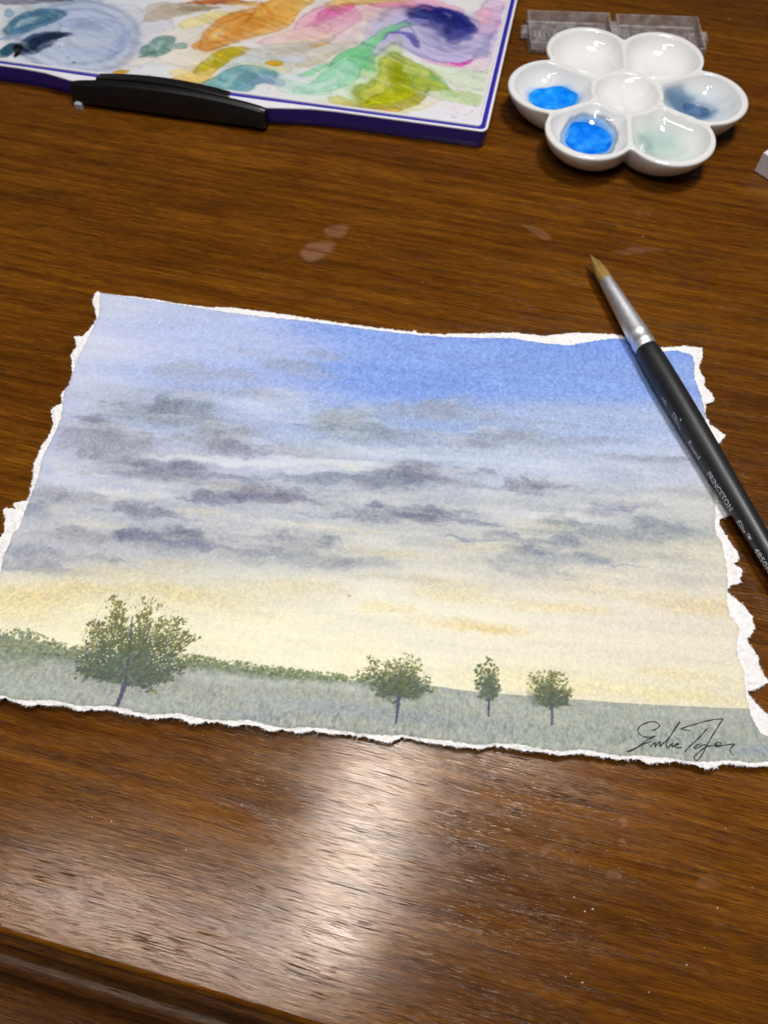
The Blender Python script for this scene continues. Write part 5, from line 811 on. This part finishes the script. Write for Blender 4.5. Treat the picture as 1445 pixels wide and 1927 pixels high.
dish = empty("flower_palette_dish", (DC.x, DC.y, 0.0), DROT)
tag(dish, "white porcelain flower shaped palette dish with seven wells and wet paint", "palette dish")
fast_mesh("dish", V, QD, porc, dish, s2l(np.clip(CC, 0, 0.97))*0.84)
# wet paint lying in two wells: a thin film that follows the glaze
def puddle(k, u, v, ru, rv, rgb, rgb2, seed, rot=0.0):
    n, r_ = 72, 16; vv, ff, cc = [], [], []; x_c, y_c = pet(k, u, v); a0 = k*math.pi/3
    rs2 = np.random.RandomState(seed); amp = [(rs2.normal(0, 0.05/(j**0.5)), rs2.uniform(0, 6.28)) for j in range(1, 8)]
    for i in range(r_+1):
        for j in range(n):
            a = 2*math.pi*j/n; s_ = i/r_; w_ = 1+sum(A*math.cos(m_*a+f_) for m_, (A, f_) in enumerate(amp, 1))
            uu, wv = ru*s_*w_*math.cos(a), rv*s_*w_*math.sin(a); c_, s2_ = math.cos(a0+rot), math.sin(a0+rot)
            x_, y_ = x_c+uu*c_-wv*s2_, y_c+uu*s2_+wv*c_
            rad = math.hypot(x_, y_); an = math.atan2(y_, x_); pp = (an+math.pi/6) % (math.pi/3)-math.pi/6
            ro = float(np.interp(an % (2*math.pi), np.append(tt, 2*math.pi), np.append(Rr, Rr[0])))*0.975
            z_, _, _ = dish_z(np.array([rad]), np.array([pp]), np.array([ro])); z_ = max(float(z_[0]), 2.0)
            vv.append((x_, y_, z_+0.16*(1-s_**4)+0.05))
            nn = 0.5+0.5*float(fbm(np.array([x_/3.0]), np.array([y_/3.0]), seed+50, 3)[0]); t_ = np.clip((nn-0.32)*2.0, 0, 1)*0.9
            ed = 0.12*s_**8
            cc.append(np.array(rgb)*(1-t_)*(1-ed)+np.array(rgb2)*t_)
    for i in range(r_):
        for j in range(n): ff.append((i*n+j, (i+1)*n+j, (i+1)*n+(j+1) % n, i*n+(j+1) % n))
    o = fast_mesh("wet_paint", np.array(vv)/1000, np.array(ff), wet, dish, s2l(np.clip(np.array(cc)/255.0, 0, 1)))
    return o
wet, nt, p = new_mat("wet_paint")
at = N(nt, "ShaderNodeAttribute"); at.attribute_name = "pigment"; nt.links.new(at.outputs["Color"], p.inputs["Base Color"]); p.inputs["Roughness"].default_value = 0.12
for o_, lb in ((puddle(3, 0.0, -0.9, 10.0, 7.2, (0, 118, 232), (60, 172, 250), 3), "bright azure wet paint in a small pool"), (puddle(4, -1.2, -0.8, 8.6, 9.2, (0, 108, 230), (70, 164, 248), 8), "bright blue wet paint in a wide pool"),
    (puddle(0, 1.0, 2.2, 5.6, 3.6, (66, 94, 132), (104, 136, 170), 12, -0.3), "slate blue wet paint")):
    o_["label"] = lb

# ------------------------------------------------------------------ clear hinged case behind the dish
clear, nt, p = new_mat("scuffed_clear_plastic")
p.inputs["Base Color"].default_value = (0.86, 0.84, 0.86, 1); p.inputs["Roughness"].default_value = 0.22; p.inputs["IOR"].default_value = 1.3
tr_n = N(nt, "ShaderNodeBsdfTransparent"); tr_n.inputs[0].default_value = (0.86, 0.87, 0.90, 1); ms = N(nt, "ShaderNodeMixShader")
tc = N(nt, "ShaderNodeTexCoord"); nz = N(nt, "ShaderNodeTexNoise"); nz.inputs["Scale"].default_value = 260; nz.inputs["Detail"].default_value = 6; nz.inputs["Roughness"].default_value = 0.65
nt.links.new(tc.outputs["Object"], nz.inputs["Vector"]); mr = N(nt, "ShaderNodeMapRange"); mr.inputs[1].default_value = 0.4; mr.inputs[2].default_value = 0.75; mr.inputs[3].default_value = 0.10; mr.inputs[4].default_value = 0.34
nt.links.new(nz.outputs[0], mr.inputs[0]); nt.links.new(mr.outputs[0], ms.inputs[0])
nt.links.new(tr_n.outputs[0], ms.inputs[1]); nt.links.new(p.outputs[0], ms.inputs[2]); nt.links.new(ms.outputs[0], nt.nodes["Material Output"].inputs[0])
CB = empty("plastic_case", (0.0620, 0.3435, 0), math.radians(-2.5))
tag(CB, "small scuffed clear plastic hinged case lying open behind the flower dish", "plastic case")
def open_tray(name, xa, xb, ya, yb, h, parent):
    t = 0.9; v = []; f = []
    def loop(i, z): return [(xa+i, ya+i, z), (xb-i, ya+i, z), (xb-i, yb-i, z), (xa+i, yb-i, z)]
    for l in (loop(0.7, 0), loop(0.2, 0.6), loop(0.0, h-0.3), loop(0.2, h), loop(t-0.1, h), loop(t, h-0.3), loop(t+0.5, 1.2), loop(t+0.9, 0.9)): v += l
    n = len(v)//4
    for i in range(n-1):
        for k in range(4): f.append((i*4+k, i*4+(k+1) % 4, (i+1)*4+(k+1) % 4, (i+1)*4+k))
    f.append((3, 2, 1, 0)); f.append(tuple((n-1)*4+k for k in range(4)))
    return mesh_obj(name, [(a/1000, b/1000, c/1000) for a, b, c in v], f, clear, parent)
t1 = open_tray("tray", 0.0, 37.5, 0.0, 25.5, 5.2, CB); t2 = open_tray("lid", 40.2, 77.5, -0.6, 24.9, 5.2, CB)
for tr_i, (xo, par) in enumerate(((3.2, t1), (43.4, t2))):
    for k in range(15): boxm("rib", xo+k*2.1, xo+k*2.1+0.7, 11.0, 15.5, 1.0, 1.7, clear, par, 0.15)
boxm("hinge", 37.3, 40.4, 6.0, 19.5, 3.9, 4.9, clear, CB)
boxm("snap_tab", 77.3, 80.3, 9.0, 15.0, 1.5, 4.4, clear, CB, 0.8); boxm("snap_tab", -2.8, 0.2, 9.5, 15.5, 1.5, 4.4, clear, CB, 0.8)
stick = simple_mat("pale_sticker", (0.62, 0.62, 0.70), 0.6)
boxm("sticker", 23.5, 30.0, 9.5, 14.5, 1.05, 1.25, stick, t1, 0.05); boxm("sticker", 64.0, 69.0, 6.0, 13.5, 1.05, 1.25, stick, t2, 0.05)

# ------------------------------------------------------------------ half pan of blue paint at the desk's right
PN = empty("paint_pan", (0.1457, 0.2655, 0), math.radians(-50))
tag(PN, "small white plastic pan of blue watercolor paint on bare desk", "paint pan")
def pan():
    v, f = [], []; w, d, h = 30.0, 19.0, 8.6
    def loop(i, z): return [(i, i, z), (w-i, i, z), (w-i, d-i, z), (i, d-i, z)]
    for l in (loop(0.35, 0), loop(0.0, 0.4), loop(0.0, h-0.3), loop(0.25, h), loop(1.1, h), loop(1.3, h-0.3), loop(1.7, 2.0)): v += l
    n = len(v)//4
    for i in range(n-1):
        for k in range(4): f.append((i*4+k, i*4+(k+1) % 4, (i+1)*4+(k+1) % 4, (i+1)*4+k))
    f.append((3, 2, 1, 0)); f.append(tuple((n-1)*4+k for k in range(4)))
    return mesh_obj("pan", [(a/1000, b/1000, c/1000) for a, b, c in v], f, wplast, PN)
pan()
bpaint = simple_mat("blue_cake_paint", (0.05, 0.13, 0.45), 0.35, noise=0.25, nscale=400, bump=0.4, bscale=300)
nx_, ny_ = 24, 16; xg = np.linspace(1.25, 28.75, nx_); yg = np.linspace(1.25, 17.75, ny_); XG, YG = np.meshgrid(xg, yg)
ZG = 7.6-1.1*np.exp(-((XG-15)/8)**2-((YG-9.5)/5)**2)+0.15*fbm(XG/4, YG/4, 401, 3); ig = np.arange(nx_*ny_).reshape(ny_, nx_)
fast_mesh("paint_cake", np.stack([XG, YG, ZG], -1).reshape(-1, 3)/1000, np.stack([ig[:-1, :-1], ig[:-1, 1:], ig[1:, 1:], ig[1:, :-1]], -1).reshape(-1, 4), bpaint, PN)

# ------------------------------------------------------------------ crumbs and lint on the desk
dustm = simple_mat("pale_crumb", (0.62, 0.55, 0.47), 0.8)
dv, df = [], []; R3 = random.Random(9)
pts = list(SPECKS)+[(R3.uniform(-0.1, 0.14), R3.uniform(0.19, 0.33)) for _ in range(14)]+[(R3.uniform(-0.08, 0.09), R3.uniform(-0.01, 0.05)) for _ in range(26)]
for i, (x, y) in enumerate(pts):
    s = R3.uniform(0.00014, 0.00030) if i < len(SPECKS) else R3.uniform(0.00008, 0.0002); k = len(dv)
    if y < 0 and not to_desk(x, y)[1] > 0.004: continue
    for (a, b, c) in ((1, 0, 0.3), (0, 1, 0.4), (-1, 0, 0.3), (0, -1, 0.3), (0, 0, 1.0), (0, 0, 0)):
        dv.append((x+a*s*R3.uniform(0.5, 1.3), y+b*s*R3.uniform(0.4, 1.0), max(0.00002, c*s*R3.uniform(0.6, 1.0))))
    df += [(k, k+1, k+4), (k+1, k+2, k+4), (k+2, k+3, k+4), (k+3, k, k+4), (k+1, k, k+5), (k+2, k+1, k+5), (k+3, k+2, k+5), (k, k+3, k+5)]
crumbs = mesh_obj("dust", dv, df, dustm); tag(crumbs, "pale specks of dust scattered over the dark wood desk", "dust", kind="stuff")
